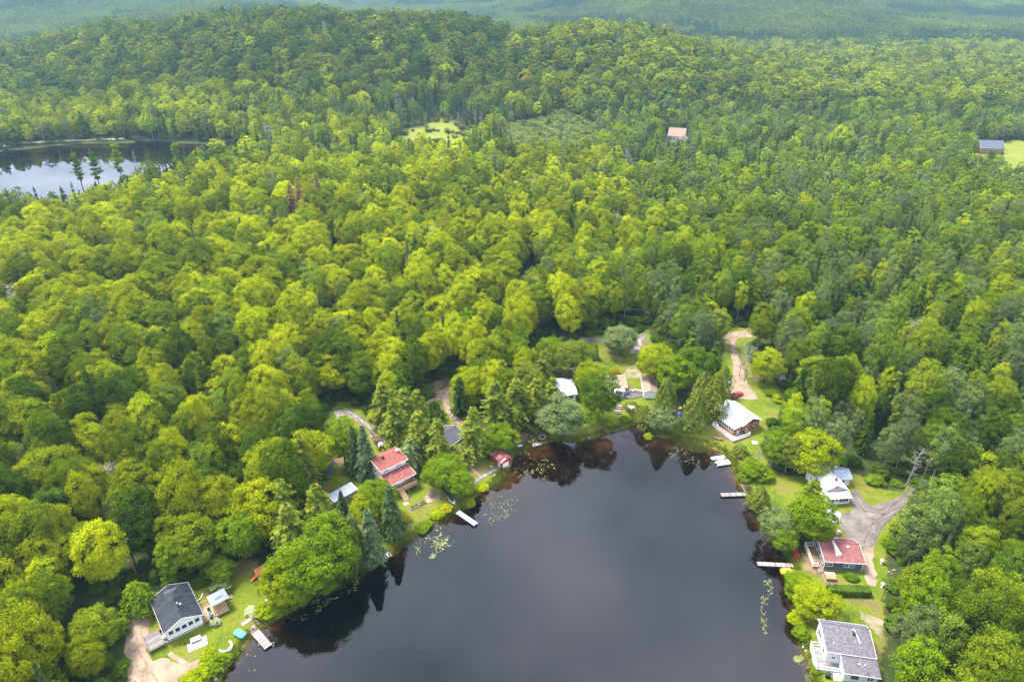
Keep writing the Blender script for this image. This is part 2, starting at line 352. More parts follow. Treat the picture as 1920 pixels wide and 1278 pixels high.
# leaf litter instead of grass under the dense clumps
vn = np.full(len(V), 99.); vm_ = (np.abs(V[:, 0]) < 145) & (V[:, 1] < 325); vn[vm_] = sdist(P0, V[vm_, 0], V[vm_, 1])
GV = 1 - sstep(-3.0, 1.5, vn)
for q in ([(500, 1090), (560, 990), (620, 960), (640, 1040), (600, 1100), (540, 1130)], [(900, 700), (1030, 720), (1040, 800), (930, 850), (880, 800)], [(730, 790), (820, 800), (830, 880), (740, 870)], [(1240, 690), (1340, 690), (1350, 790), (1290, 810), (1230, 760)], [(1430, 830), (1540, 840), (1530, 900), (1450, 890)], [(1480, 950), (1530, 980), (1530, 1040), (1480, 1050)]):
    pq = poly(q); e_ = sdist(pq, V[:, 0], V[:, 1]); GV = GV * (.25 + .75 * sstep(-2.5, 2.0, e_))
def sub2(name, k):
    f = Q[cl == k]; u, inv = np.unique(f.ravel(), return_inverse=True); me = np_mesh(name, V[u], inv.reshape(-1, 4), M_LAND, smooth=True)
    a = me.attributes.new('grassy', 'FLOAT', 'POINT'); a.data.foreach_set('value', GV[u].astype(np.float32)); link(bpy.data.objects.new(name, me), kind='structure')
sub2('ground', 0); sub2('lawn', 1); sub('lake_bed', 2, M_BED); sub('lake_bed', 3, mat('pond_silt', (.006, .006, .007), (.009, .009, .009), .05, .9, spec=0))
def water(name, pl, z, grow):
    c = pl.mean(0); p = []
    for i in range(len(pl)):
        t = pl[(i + 1) % len(pl)] - pl[i - 1]; nn = np.array([t[1], -t[0]]); nn = nn / (np.hypot(*nn) + 1e-9)
        p.append(pl[i] + nn * grow)
    p = np.array(p)
    if sdist(pl, p[:, 0], p[:, 1]).mean() < 0: p = 2 * pl - p
    me = bpy.data.meshes.new(name); me.from_pydata([(x, y, z) for x, y in p], [], [tuple(range(len(p)))]); me.materials.append(M_WATER)
    bm = bmesh.new(); bm.from_mesh(me); bmesh.ops.triangulate(bm, faces=bm.faces)
    for f in bm.faces:
        if f.normal.z < 0: f.normal_flip()
    bm.to_mesh(me); bm.free()
    return link(bpy.data.objects.new(name, me), kind='structure')
water('lake', LAKE, 0.0, 1.6); water('lake', LAKE2, 1.95, 6.0)

SHEETS = []
def sheet(name, px, m, off=0.05, world=False, cell=0.9, rag=0.3, label=None, seed=0):
    pl = np.array(px, float) if world else poly(px)
    if pl[:, 1].max() < 330: SHEETS.append(pl)
    out = []
    rg = np.random.default_rng(seed + len(px))
    for i in range(len(pl)):
        a, b = pl[i - 1], pl[i]; k = max(1, int(np.hypot(*(b - a)) / cell))
        for j in range(k):
            q = a + (b - a) * j / k; out.append(q + rg.normal(0, rag, 2) * (0.6 if k > 1 else .3))
    out = np.array(out)
    bm = bmesh.new(); vs = [bm.verts.new((x, y, 0)) for x, y in out]
    es = [bm.edges.new((vs[i - 1], vs[i])) for i in range(len(vs))]
    lo, hi = out.min(0), out.max(0)
    bmesh.ops.triangle_fill(bm, edges=es, use_beauty=True)
    for k in range(7):
        lg = [e for e in bm.edges if e.calc_length() > cell * 1.6]
        if not lg: break
        bmesh.ops.subdivide_edges(bm, edges=lg, cuts=1); bmesh.ops.triangulate(bm, faces=[f for f in bm.faces if len(f.verts) > 3])
    co = np.array([v.co[:2] for v in bm.verts]); hh = height(co[:, 0], co[:, 1])
    for v, h in zip(bm.verts, hh): v.co.z = h + off
    for f in bm.faces:
        f.normal_update()
        if f.normal.z < 0: f.normal_flip()
    me = bpy.data.meshes.new(name); bm.to_mesh(me); bm.free(); me.materials.append(m)
    return link(bpy.data.objects.new(name, me), kind='structure')
def zp(o, s): return lambda pts: [(o[0] + a / s, o[1] + b / s) for a, b in pts]
z1, z2, z3, z4, z5, z6, z7, z8 = zp((220, 1030), 4.8), zp((560, 720), 4.917), zp((760, 660), 4.917), zp((1080, 620), 4.8), zp((1320, 800), 4.8), zp((1400, 980), 4.29), zp((960, 480), 3.84), zp((480, 880), 3.993)
def ribbon(pts, w):                          # plan polyline -> strip polygon in world units
    p = np.array([flat(u, v, 1.2) for u, v in pts]); L, Rr = [], []
    for i in range(len(p)):
        t = p[min(i + 1, len(p) - 1)] - p[max(i - 1, 0)]; t = t / np.hypot(*t); n = np.array([-t[1], t[0]]) * w / 2
        L.append(p[i] + n); Rr.append(p[i] - n)
    return np.array(L + Rr[::-1])
M_SAND = mat('sandy_earth', (.30, .225, .165), (.16, .12, .075), .5, .95, .3, mid=(.27, .195, .14), spec=.1, detail=8, contrast=(.28, .7))
M_GRAV = mat('gravel', (.25, .225, .215), (.13, .11, .10), .6, .95, .35, mid=(.23, .20, .185), spec=.1)
M_DIRT = mat('brown_earth', (.20, .13, .08), (.10, .065, .035), .45, .95, .3, mid=(.15, .11, .05), spec=.1)
M_ROAD = mat('packed_road', (.21, .175, .155), (.085, .073, .070), .35, .95, .25, mid=(.14, .118, .108), spec=.1, contrast=(.3, .7), detail=7)
M_LGRAV = mat('crushed_stone', (.36, .355, .37), (.25, .245, .26), 1.5, .95, .2, spec=.1)
sheet('driveway', [(228, 1420), (232, 1278), (234, 1220), (240, 1155), (256, 1140), (281, 1147), (284, 1166), (276, 1195), (272, 1222), (286, 1236), (318, 1231), (338, 1245), (378, 1232), (366, 1256), (346, 1278), (330, 1420)], M_SAND, .06)
sheet('path', ribbon([(316, 1222), (326, 1230), (350, 1244)], .9), M_SAND, .09, world=True, rag=.08)
sheet('driveway', z2([(325, 265), (380, 245), (450, 232), (540, 285), (620, 355), (690, 392), (800, 395), (805, 470), (840, 560), (815, 610), (735, 600), (690, 510), (640, 445), (590, 395), (520, 330), (440, 290), (380, 310), (365, 420), (345, 420), (345, 310)]), M_GRAV, .06)
sheet('bare_earth', z2([(230, 590), (340, 590), (420, 700), (520, 820), (600, 880), (560, 905), (470, 850), (390, 760), (260, 680)]), M_DIRT, .07)
sheet('bare_earth', z2([(195, 930), (270, 920), (300, 960), (260, 990), (200, 985)]), M_DIRT, .07)
sheet('driveway', z3([(195, 480), (250, 420), (330, 365), (430, 325), (440, 365), (390, 420), (405, 500), (460, 570), (535, 650), (490, 680), (420, 610), (360, 530), (325, 455), (260, 455)]), M_SAND, .06)
sheet('bare_earth', z3([(180, 400), (270, 290), (430, 250), (440, 325), (330, 365), (240, 420)]), M_DIRT, .05)
sheet('path', ribbon(z3([(470, 900), (540, 990), (620, 1070), (700, 1145)]), .55), M_SAND, .09, world=True, rag=.05, cell=.5)
sheet('bare_earth', z3([(940, 770), (1050, 740), (1130, 690), (1250, 650), (1310, 770), (1180, 790), (1060, 830), (960, 890)]), M_DIRT, .06)
sheet('bare_earth', z7([(200, 590), (300, 640), (310, 720), (400, 870), (320, 870), (255, 780), (225, 650)]), M_DIRT, .06)
sheet('road', ribbon([(1085, 639), (1100, 640), (1135, 641), (1170, 645), (1195, 643), (1210, 630)], 3.0), M_ROAD, .06, world=True)
sheet('road', ribbon([(1242, 596), (1238, 582), (1230, 566)], 3.0), M_ROAD, .06, world=True)
sheet('driveway', z7([(850, 630), (930, 600), (935, 660), (890, 715), (850, 710)]), M_GRAV, .1)
sheet('bare_earth', z7([(800, 850), (840, 800), (900, 780), (930, 850), (925, 885), (810, 880)]), mat('scuffed_earth', (.27, .21, .15), (.13, .13, .04), .5, .95, .3, spec=.1), .07)
sheet('driveway', z4([(1300, 45), (1380, 50), (1500, 40), (1640, 50), (1630, 100), (1450, 100), (1420, 150), (1440, 250), (1500, 370), (1540, 480), (1640, 615), (1610, 630), (1480, 615), (1330, 590), (1318, 560), (1400, 480), (1420, 400), (1390, 200), (1390, 110), (1300, 100)]), M_SAND, .06)
sheet('bare_earth', z4([(1510, 290), (1545, 380), (1600, 420), (1750, 400), (1760, 450), (1640, 470), (1560, 440), (1500, 350)]), M_DIRT, .05)
sheet('road', z5([(1440, 660), (1500, 710), (1620, 690), (1760, 640), (1860, 570), (1890, 470), (1940, 470), (1880, 660), (1750, 760), (1660, 860), (1570, 960), (1535, 1085), (1420, 1092), (1310, 1000), (1215, 890), (1235, 780), (1300, 770), (1335, 720), (1280, 645), (1340, 575), (1400, 590)]), M_ROAD, .06)
sheet('gravel_pad', z5([(1098, 745), (1180, 728), (1232, 790), (1226, 862), (1160, 880), (1098, 850)]), M_LGRAV, .10)
sheet('path', z6([(935, 185), (1030, 180), (1025, 330), (1048, 430), (1045, 510), (985, 505), (940, 400), (930, 330)]), M_SAND, .05)
sheet('bare_earth', z6([(900, 705), (1000, 735), (1110, 785), (1095, 925), (1040, 885), (950, 800)]), mat('scuffed_earth', (.27, .21, .15), (.13, .13, .04), .5, .95, .3, spec=.1), .06)
sheet('bare_earth', z6([(440, 230), (530, 240), (580, 380), (640, 400), (560, 420), (470, 380)]), M_DIRT, .06)
sheet('beach', [(-60, 287), (40, 277), (100, 272), (150, 269.5), (236, 267), (236, 264.5), (150, 266.5), (60, 270), (-60, 278)], mat('beach_sand', (.34, .28, .20), (.16, .15, .06), .08, .9), .5, cell=5, rag=1.4)
MEADOW = poly([(715, 302), (738, 270), (770, 254), (800, 250), (822, 243), (858, 244), (872, 252), (890, 251), (905, 262), (885, 276), (895, 302)])
SWAMP = poly([(950, 310), (945, 250), (1000, 238), (1050, 233), (1120, 246), (1130, 310)])
CLEAR_A = poly([(1238, 296), (1246, 256), (1290, 256), (1296, 296)])
CLEAR_B = poly([(1822, 332), (1826, 280), (1868, 274), (1905, 268), (1935, 276), (1918, 335), (1884, 345), (1868, 308)])
CLEAR_C = poly([(712, 372), (718, 336), (762, 334), (766, 372)])
CLEAR_D = poly([(955, 350), (960, 318), (974, 316), (980, 350)])
CLEAR_E = poly([(1680, 140), (1690, 128), (1790, 130), (1800, 140)])
M_MEAD = mat('meadow_grass', (.11, .15, .014), (.17, .17, .04), .06, .95, .6, mid=(.15, .175, .022), spec=.1, detail=8)
sheet('meadow', MEADOW, M_MEAD, .35, world=True, cell=9, rag=2); sheet('meadow', CLEAR_B, M_MEAD, .35, world=True, cell=7, rag=1); sheet('meadow', CLEAR_E, mat('marsh_grass', (.36, .31, .19), (.25, .25, .1), .05, .95), 1.0, world=True, cell=25, rag=3)
sheet('road', CLEAR_D, M_LGRAV, .35, world=True, cell=6, rag=.5)
sheet('meadow', poly([(965, 540), (985, 522), (1015, 520), (1025, 535), (1005, 560), (970, 565)]), M_MEAD, .35, world=True, cell=4, rag=.6)
CLEAR_F = poly([(955, 600), (978, 528), (1012, 522), (1024, 534), (1020, 600)])

# ------------------------------------------------------------------ tree shapes
def diamonds(c, nrm, size, rg, aspect=0.75, tang=None):
    n = len(c); r = rg.normal(size=(n, 3)) if tang is None else tang
    nrm = nrm / (np.linalg.norm(nrm, axis=1, keepdims=True) + 1e-9)
    t = r - nrm * (r * nrm).sum(1, keepdims=True); t /= np.linalg.norm(t, axis=1, keepdims=True) + 1e-9
    b = np.cross(nrm, t); s = np.asarray(size).reshape(-1, 1) * 0.5 * np.ones((n, 1))
    k = rg.uniform(.75, 1.2, (n, 4, 1))
    v = np.stack([c + t * s * k[:, 0], c + b * s * aspect * k[:, 1], c - t * s * k[:, 2], c - b * s * aspect * k[:, 3]], 1)
    return v.reshape(-1, 3)
def quads(n): return np.arange(n * 4, dtype=np.int32).reshape(-1, 4)
def unit(rg, n):
    v = rg.normal(size=(n, 3)); return v / np.linalg.norm(v, axis=1, keepdims=True)
def crown_broad(seed, H=15., R=4.5, base=.1, ncl=95, nlf=45, leaf=.55, lobes=7, lift=.55, spread=.25):
    rg = np.random.default_rng(seed); cz = H * (base + 1) / 2; rz = H * (1 - base) / 2
    k = np.arange(ncl) + .5; ph = np.arccos(1 - 1.72 * k / ncl); th = 2.39996 * k + rg.normal(0, .25, ncl)
    d = np.stack([np.cos(th) * np.sin(ph), np.sin(th) * np.sin(ph), np.cos(ph)], 1) + rg.normal(0, .09, (ncl, 3)); d /= np.linalg.norm(d, axis=1, keepdims=True)
    Lb = unit(rg, lobes); Lb[:, 2] = np.abs(Lb[:, 2]) * .8 - .1; Lb /= np.linalg.norm(Lb, axis=1, keepdims=True)
    m = np.clip(d @ Lb.T, 0, 1).max(1) ** 5
    fac = .68 + .38 * m + rg.normal(0, .06, ncl)
    c = d * fac[:, None] * np.array([R, R, rz]); c[:, 2] = np.where(c[:, 2] < 0, c[:, 2] * .9, c[:, 2]) + cz
    rc = R * spread * rg.uniform(.75, 1.25, ncl)
    n_cl = d * .9 + np.array([0, 0, lift]); n_cl /= np.linalg.norm(n_cl, axis=1, keepdims=True)
    e = unit(rg, ncl * nlf).reshape(ncl, nlf, 3); s = (e * n_cl[:, None]).sum(-1, keepdims=True)
    e = np.where(s < -.15, e - 2 * s * n_cl[:, None], e)
    p = c[:, None] + e * rc[:, None, None] * np.array([1.0, 1.0, .68]) * rg.uniform(.5, 1.14, (ncl, nlf, 1))
    nn = e * .55 + n_cl[:, None] * .5 + rg.normal(0, .38, (ncl, nlf, 3))
    p = p.reshape(-1, 3); nn = nn.reshape(-1, 3)
    ni = max(6, int(ncl * nlf * .12)); di = unit(rg, ni); pi = di * rg.uniform(.3, .7, (ni, 1)) * np.array([R, R, rz]); pi[:, 2] += cz
    p = np.concatenate([p, pi]); nn = np.concatenate([nn, di + np.array([0, 0, .5])])
    sz = leaf * rg.uniform(.65, 1.3, len(p)); sz[-ni:] *= 1.4
    return diamonds(p, nn, sz, rg)
def crown_conifer(seed, H=15., R=3.6, lev=24, nb=7, st=5, w=.75, droop=.25, base=.07, pw=.8, top=0., rag=.2, up=0.):
    rg = np.random.default_rng(seed); P, N, T, S = [], [], [], []
    for i in range(lev):
        f = (i + rg.uniform(-.3, .3)) / lev; f = min(max(f, 0), .995); z = H * (base + (1 - base) * f)
        L0 = R * max((1 - f) ** pw * (.35 + .65 * min(1, f / .12)) , top)
        for k in range(nb if f < .8 else max(3, nb - 3)):
            a = rg.uniform(0, 6.2832); L = L0 * rg.uniform(1 - rag * 1.6, 1 + rag); D = np.array([math.cos(a), math.sin(a), 0]); B = np.array([-D[1], D[0], 0])
            for j in range(st):
                s = (j + .6) / st; p0 = D * L * s + np.array([0, 0, z - droop * L * s * s + up * L * s])
                ww = w * (1.25 - .5 * s)
                for side in (-1, 0, 1):
                    p = p0 + B * side * ww * .55 * (1 - .5 * s) + rg.normal(0, .07, 3)
                    P.append(p); T.append(D + B * side * .8 + np.array([0, 0, -droop * s])); N.append(np.array([0, 0, 1.]) + D * (.35 + .3 * s) + rg.normal(0, .28, 3)); S.append(ww * rg.uniform(.9, 1.5))
    P.append(np.array([0, 0, H])); T.append(np.array([0, 0, 1.])); N.append(np.array([1., 0, 0])); S.append(w * 1.6)
    P.append(np.array([0, 0, H - .3])); T.append(np.array([0, 0, 1.])); N.append(np.array([0, 1., 0])); S.append(w * 1.8)
    return diamonds(np.array(P), np.array(N), np.array(S), rg, .5, np.array(T))
def crown_cedar(seed, H=15., R=3.6, n=2600, leaf=.6, peaks=1):
    rg = np.random.default_rng(seed); out = []
    f = rg.random(n) ** .85; a = rg.uniform(0, 6.2832, n)
    r = R * np.clip(f / .18, .35, 1) ** .6 * (1 - f) ** .62 * (1 + .16 * np.sin(a * 5 + f * 9 + seed) + .12 * np.sin(a * 9 - f * 17)) * rg.uniform(.8, 1.05, n)
    D = np.stack([np.cos(a), np.sin(a), np.zeros(n)], 1)
    p = D * r[:, None]; p[:, 2] = .25 + (H - .3) * f
    nn = D * .8 + np.array([0, 0, .55]) + rg.normal(0, .35, (n, 3))
    tg = np.tile(np.array([0, 0, 1.]), (n, 1)) + D * .5 + rg.normal(0, .3, (n, 3))
    return diamonds(p, nn, leaf * rg.uniform(.7, 1.5, n), rg, .55, tg)
def trunk(seed, H, r, limbs=7, R=4.0, top=.8, n=6, base=.3):
    rg = random.Random(seed); mb = MB()
    pts = [(rg.gauss(0, .1) * H * .03 * i, rg.gauss(0, .1) * H * .03 * i, H * top * i / 4 - (.4 if i == 0 else 0)) for i in range(5)]
    mb.tube(pts, [r * 1.25, r, r * .8, r * .55, r * .2], n)
    for k in range(limbs):
        f = rg.uniform(base, top * .92); a = 2.4 * k + rg.uniform(-.4, .4); L = R * rg.uniform(.5, .85); z = H * f
        i = min(3, int(f / top * 4)); q = Vector(pts[i]).lerp(Vector(pts[i + 1]), f / top * 4 - i)
        d = Vector((math.cos(a), math.sin(a), rg.uniform(.35, .8)))
        mb.tube([q, q + d * L * .5 + Vector((0, 0, .1 * L)), q + d * L + Vector((0, 0, .3 * L))], [r * .42, r * .26, r * .08], 4, False)
    return mb
def snag(seed, H, r, nb, L, ang=.5, sub=2):
    rg = random.Random(seed); mb = MB(); lean = Vector((rg.gauss(0, .05), rg.gauss(0, .05), 1))
    mb.tube([lean * (H * i / 4) - Vector((0, 0, .3 if i == 0 else 0)) for i in range(5)], [r * 1.2, r, r * .75, r * .5, r * .15], 6)
    for k in range(nb):
        f = rg.uniform(.25, .97); a = rg.uniform(0, 6.28); l = L * (1.1 - f * .7) * rg.uniform(.5, 1.1); q = lean * H * f
        d = Vector((math.cos(a), math.sin(a), ang * rg.uniform(.3, 1.4))); e = q + d * l
        mb.tube([q, q + d * l * .55, e], [r * .34, r * .24, r * .1], 4, False)
        for s in range(sub):
            g = q + d * l * rg.uniform(.35, .8); d2_ = d + Vector((rg.gauss(0, .6), rg.gauss(0, .6), rg.gauss(.2, .3)))
            mb.tube([g, g + d2_ * l * .45], [r * .2, r * .07], 3, False)
    return mb
HR, RR = 15., 4.5                              # reference size of every prototype
PROTO = {}                                     # kind -> lod -> list of (crown mesh, trunk mesh, combined mesh)
FCOL = bpy.data.collections.new('tree_shapes') # holds the shapes that the forest objects instance; not linked to the scene
FIDX = {}
def proto(kind, lod, cv, tb, lm, bm_):
    nm = f'{kind}_{lod}_{len(PROTO.setdefault(kind, {}).setdefault(lod, []))}'
    nq = len(cv) // 4 if cv is not None else 0
    tv = np.array(tb.v, float).reshape(-1, 3) if tb else np.zeros((0, 3))
    tf4 = np.array([f for f in tb.f if len(f) == 4], np.int32).reshape(-1, 4) if tb else np.zeros((0, 4), np.int32)
    cm = np_mesh(nm + '_crown', cv, quads(nq), lm) if nq else None
    tm = np_mesh(nm + '_trunk', tv, tf4, bm_, smooth=True) if len(tv) else None
    allv = np.concatenate([cv, tv]) if nq else tv
    fs = [f for f in ([quads(nq)] if nq else []) + ([tf4 + nq * 4] if len(tf4) else [])]
    mi = np.concatenate([np.zeros(nq, int), np.ones(len(tf4), int)])
    am = np_mesh(nm, allv, fs, [lm, bm_], mi)
    PROTO[kind][lod].append((cm, tm, nm)); o = bpy.data.objects.new('shape_' + nm, am); FCOL.objects.link(o)
for s in range(7):
    proto('maple', 0, crown_broad(s, ncl=104 + 6 * s, nlf=84, leaf=.37, lobes=9 + s % 5, base=.08 + .03 * (s % 3)), trunk(s, HR, .24), M_LEAF, M_BARK)
for s in range(4): proto('maple', 1, crown_broad(40 + s, ncl=70, nlf=28, leaf=.70, lobes=9), trunk(s, HR, .24, 2), M_LEAF, M_BARK)
for s in range(4): proto('maple', 2, crown_broad(50 + s, ncl=44, nlf=13, leaf=1.25, lobes=7), None, M_LEAF, M_BARK)
for s in range(5):
    proto('birch', 0, crown_broad(60 + s, ncl=84, nlf=70, leaf=.36, lobes=11, base=.12, spread=.23, lift=.5), trunk(60 + s, HR, .17, 6), M_LEAF, M_PALE)
for s in range(4): proto('birch', 1, crown_broad(70 + s, ncl=48, nlf=14, leaf=.95, lobes=10, base=.1, spread=.25), trunk(70 + s, HR, .17, 2), M_LEAF, M_PALE)
for s in range(3): proto('birch', 2, crown_broad(80 + s, ncl=28, nlf=8, leaf=1.6, lobes=7, base=.15), None, M_LEAF, M_PALE)
for s in range(5):
    proto('hemlock', 0, crown_conifer(s, R=RR, lev=24, nb=8, st=6, w=.72, droop=.2, pw=.62, rag=.28), trunk(90 + s, HR, .22, 0, top=.95), M_NEED, M_BARK)
for s in range(3): proto('hemlock', 1, crown_conifer(20 + s, R=RR, lev=14, nb=7, st=4, w=1.2, droop=.2, pw=.62, rag=.28), None, M_NEED, M_BARK)
for s in range(3): proto('hemlock', 2, crown_conifer(30 + s, R=RR, lev=8, nb=5, st=2, w=2.2, droop=.2, pw=.65, rag=.25), None, M_NEED, M_BARK)
for s in range(4):
    proto('spruce', 0, crown_conifer(100 + s, R=RR, lev=30, nb=10, st=6, w=.8, droop=.30, pw=.74, rag=.18, base=.03), trunk(99 + s, HR, .2, 0, top=.95), M_NEED, M_BARK)
for s in range(2): proto('spruce', 1, crown_conifer(120 + s, R=RR, lev=15, nb=7, st=3, w=1.2, droop=.34, pw=.95, rag=.14), None, M_NEED, M_BARK)
for s in range(2): proto('spruce', 2, crown_conifer(130 + s, R=RR, lev=8, nb=5, st=2, w=2.1, droop=.3, pw=.95, rag=.14), None, M_NEED, M_BARK)
for s in range(3): proto('cedar', 0, crown_cedar(s, R=RR), trunk(3 + s, HR, .2, 0, top=.7), M_NEED, M_BARK)
for s in range(3): proto('pine', 1, crown_conifer(140 + s, R=RR, lev=9, nb=5, st=4, w=1.5, droop=-.05, pw=.35, rag=.4, base=.35, up=.12), trunk(5 + s, HR, .25, 0, top=.98), M_NEED, M_BARK)
for s in range(4): proto('shrub', 0, crown_broad(150 + s, ncl=60, nlf=34, leaf=.95, lobes=6, base=-.12, spread=.3), trunk(150 + s, HR, .3, 5, base=.1), M_LEAF, M_BARK)
for s in range(2): proto('shrub', 1, crown_broad(160 + s, ncl=30, nlf=12, leaf=1.7, lobes=5, base=-.1), None, M_LEAF, M_BARK)
for s in range(5): proto('dead', 0, None, snag(s, HR, .24, 44, 3.8, sub=3), M_LEAF, M_DEAD)
def patch(seed, kinds):                       # a stand of far trees, 34 m across
    rg = np.random.default_rng(seed); out = []
    for i in range(5):
        for j in range(5):
            k = kinds[rg.integers(len(kinds))]; H = rg.uniform(11, 17)
            x, y = (i - 2) * 7.2 + rg.normal(0, 1.6), (j - 2) * 7.2 + rg.normal(0, 1.6)
            c = crown_broad(int(seed * 100 + i * 5 + j), H, rg.uniform(3.4, 5.2), base=.1, ncl=13, nlf=4, leaf=2.6, lobes=4) if k == 'b' else crown_conifer(int(seed * 100 + i * 5 + j), H + 2, 2.6, lev=6, nb=4, st=2, w=2.2, droop=.3, pw=.9)
            out.append(c + np.array([x, y, 0]))
    return np.concatenate(out)
for s in range(4): proto('stand', 3, patch(200 + s, 'bbbbbbbbbc'), None, M_LEAF, M_BARK)
for s in range(2): proto('stand', 3, patch(210 + s, 'ccbb'), None, M_LEAF, M_BARK)
for i, n in enumerate(sorted(o.name for o in FCOL.objects)): FIDX[n[6:]] = i

def forest(name, label, pts, scl, rot, idx, tint):
    """one object: points carrying size, turn, shape index and colour; instanced by geometry nodes"""
    me = bpy.data.meshes.new(name); me.vertices.add(len(pts)); me.vertices.foreach_set('co', np.asarray(pts, np.float32).ravel())
    for nm, ty, arr, key in (('scl', 'FLOAT_VECTOR', scl, 'vector'), ('rot', 'FLOAT_VECTOR', rot, 'vector'), ('idx', 'INT', idx, 'value'), ('tint', 'FLOAT_VECTOR', tint, 'vector')):
        a = me.attributes.new(nm, ty, 'POINT'); a.data.foreach_set(key, np.asarray(arr, np.int32 if ty == 'INT' else np.float32).ravel())
    o = bpy.data.objects.new(name, me); link(o, kind='stuff', label=label, category='forest')
    g = bpy.data.node_groups.new(name + '_nodes', 'GeometryNodeTree')
    g.interface.new_socket('Geometry', in_out='INPUT', socket_type='NodeSocketGeometry'); g.interface.new_socket('Geometry', in_out='OUTPUT', socket_type='NodeSocketGeometry')
    N = g.nodes; L = g.links; gi = N.new('NodeGroupInput'); go = N.new('NodeGroupOutput')
    ip = N.new('GeometryNodeInstanceOnPoints'); ci = N.new('GeometryNodeCollectionInfo'); ci.inputs['Collection'].default_value = FCOL
    ci.inputs['Separate Children'].default_value = True; ci.inputs['Reset Children'].default_value = True
    def na(n, ty):
        x = N.new('GeometryNodeInputNamedAttribute'); x.data_type = ty; x.inputs['Name'].default_value = n; return x.outputs['Attribute']
    er = N.new('FunctionNodeEulerToRotation'); L.new(na('rot', 'FLOAT_VECTOR'), er.inputs[0])
    L.new(gi.outputs[0], ip.inputs['Points']); L.new(ci.outputs[0], ip.inputs['Instance']); ip.inputs['Pick Instance'].default_value = True
    L.new(na('idx', 'INT'), ip.inputs['Instance Index']); L.new(er.outputs[0], ip.inputs['Rotation']); L.new(na('scl', 'FLOAT_VECTOR'), ip.inputs['Scale'])
    L.new(ip.outputs[0], go.inputs[0]); md = o.modifiers.new('instances', 'NODES'); md.node_group = g
    return o

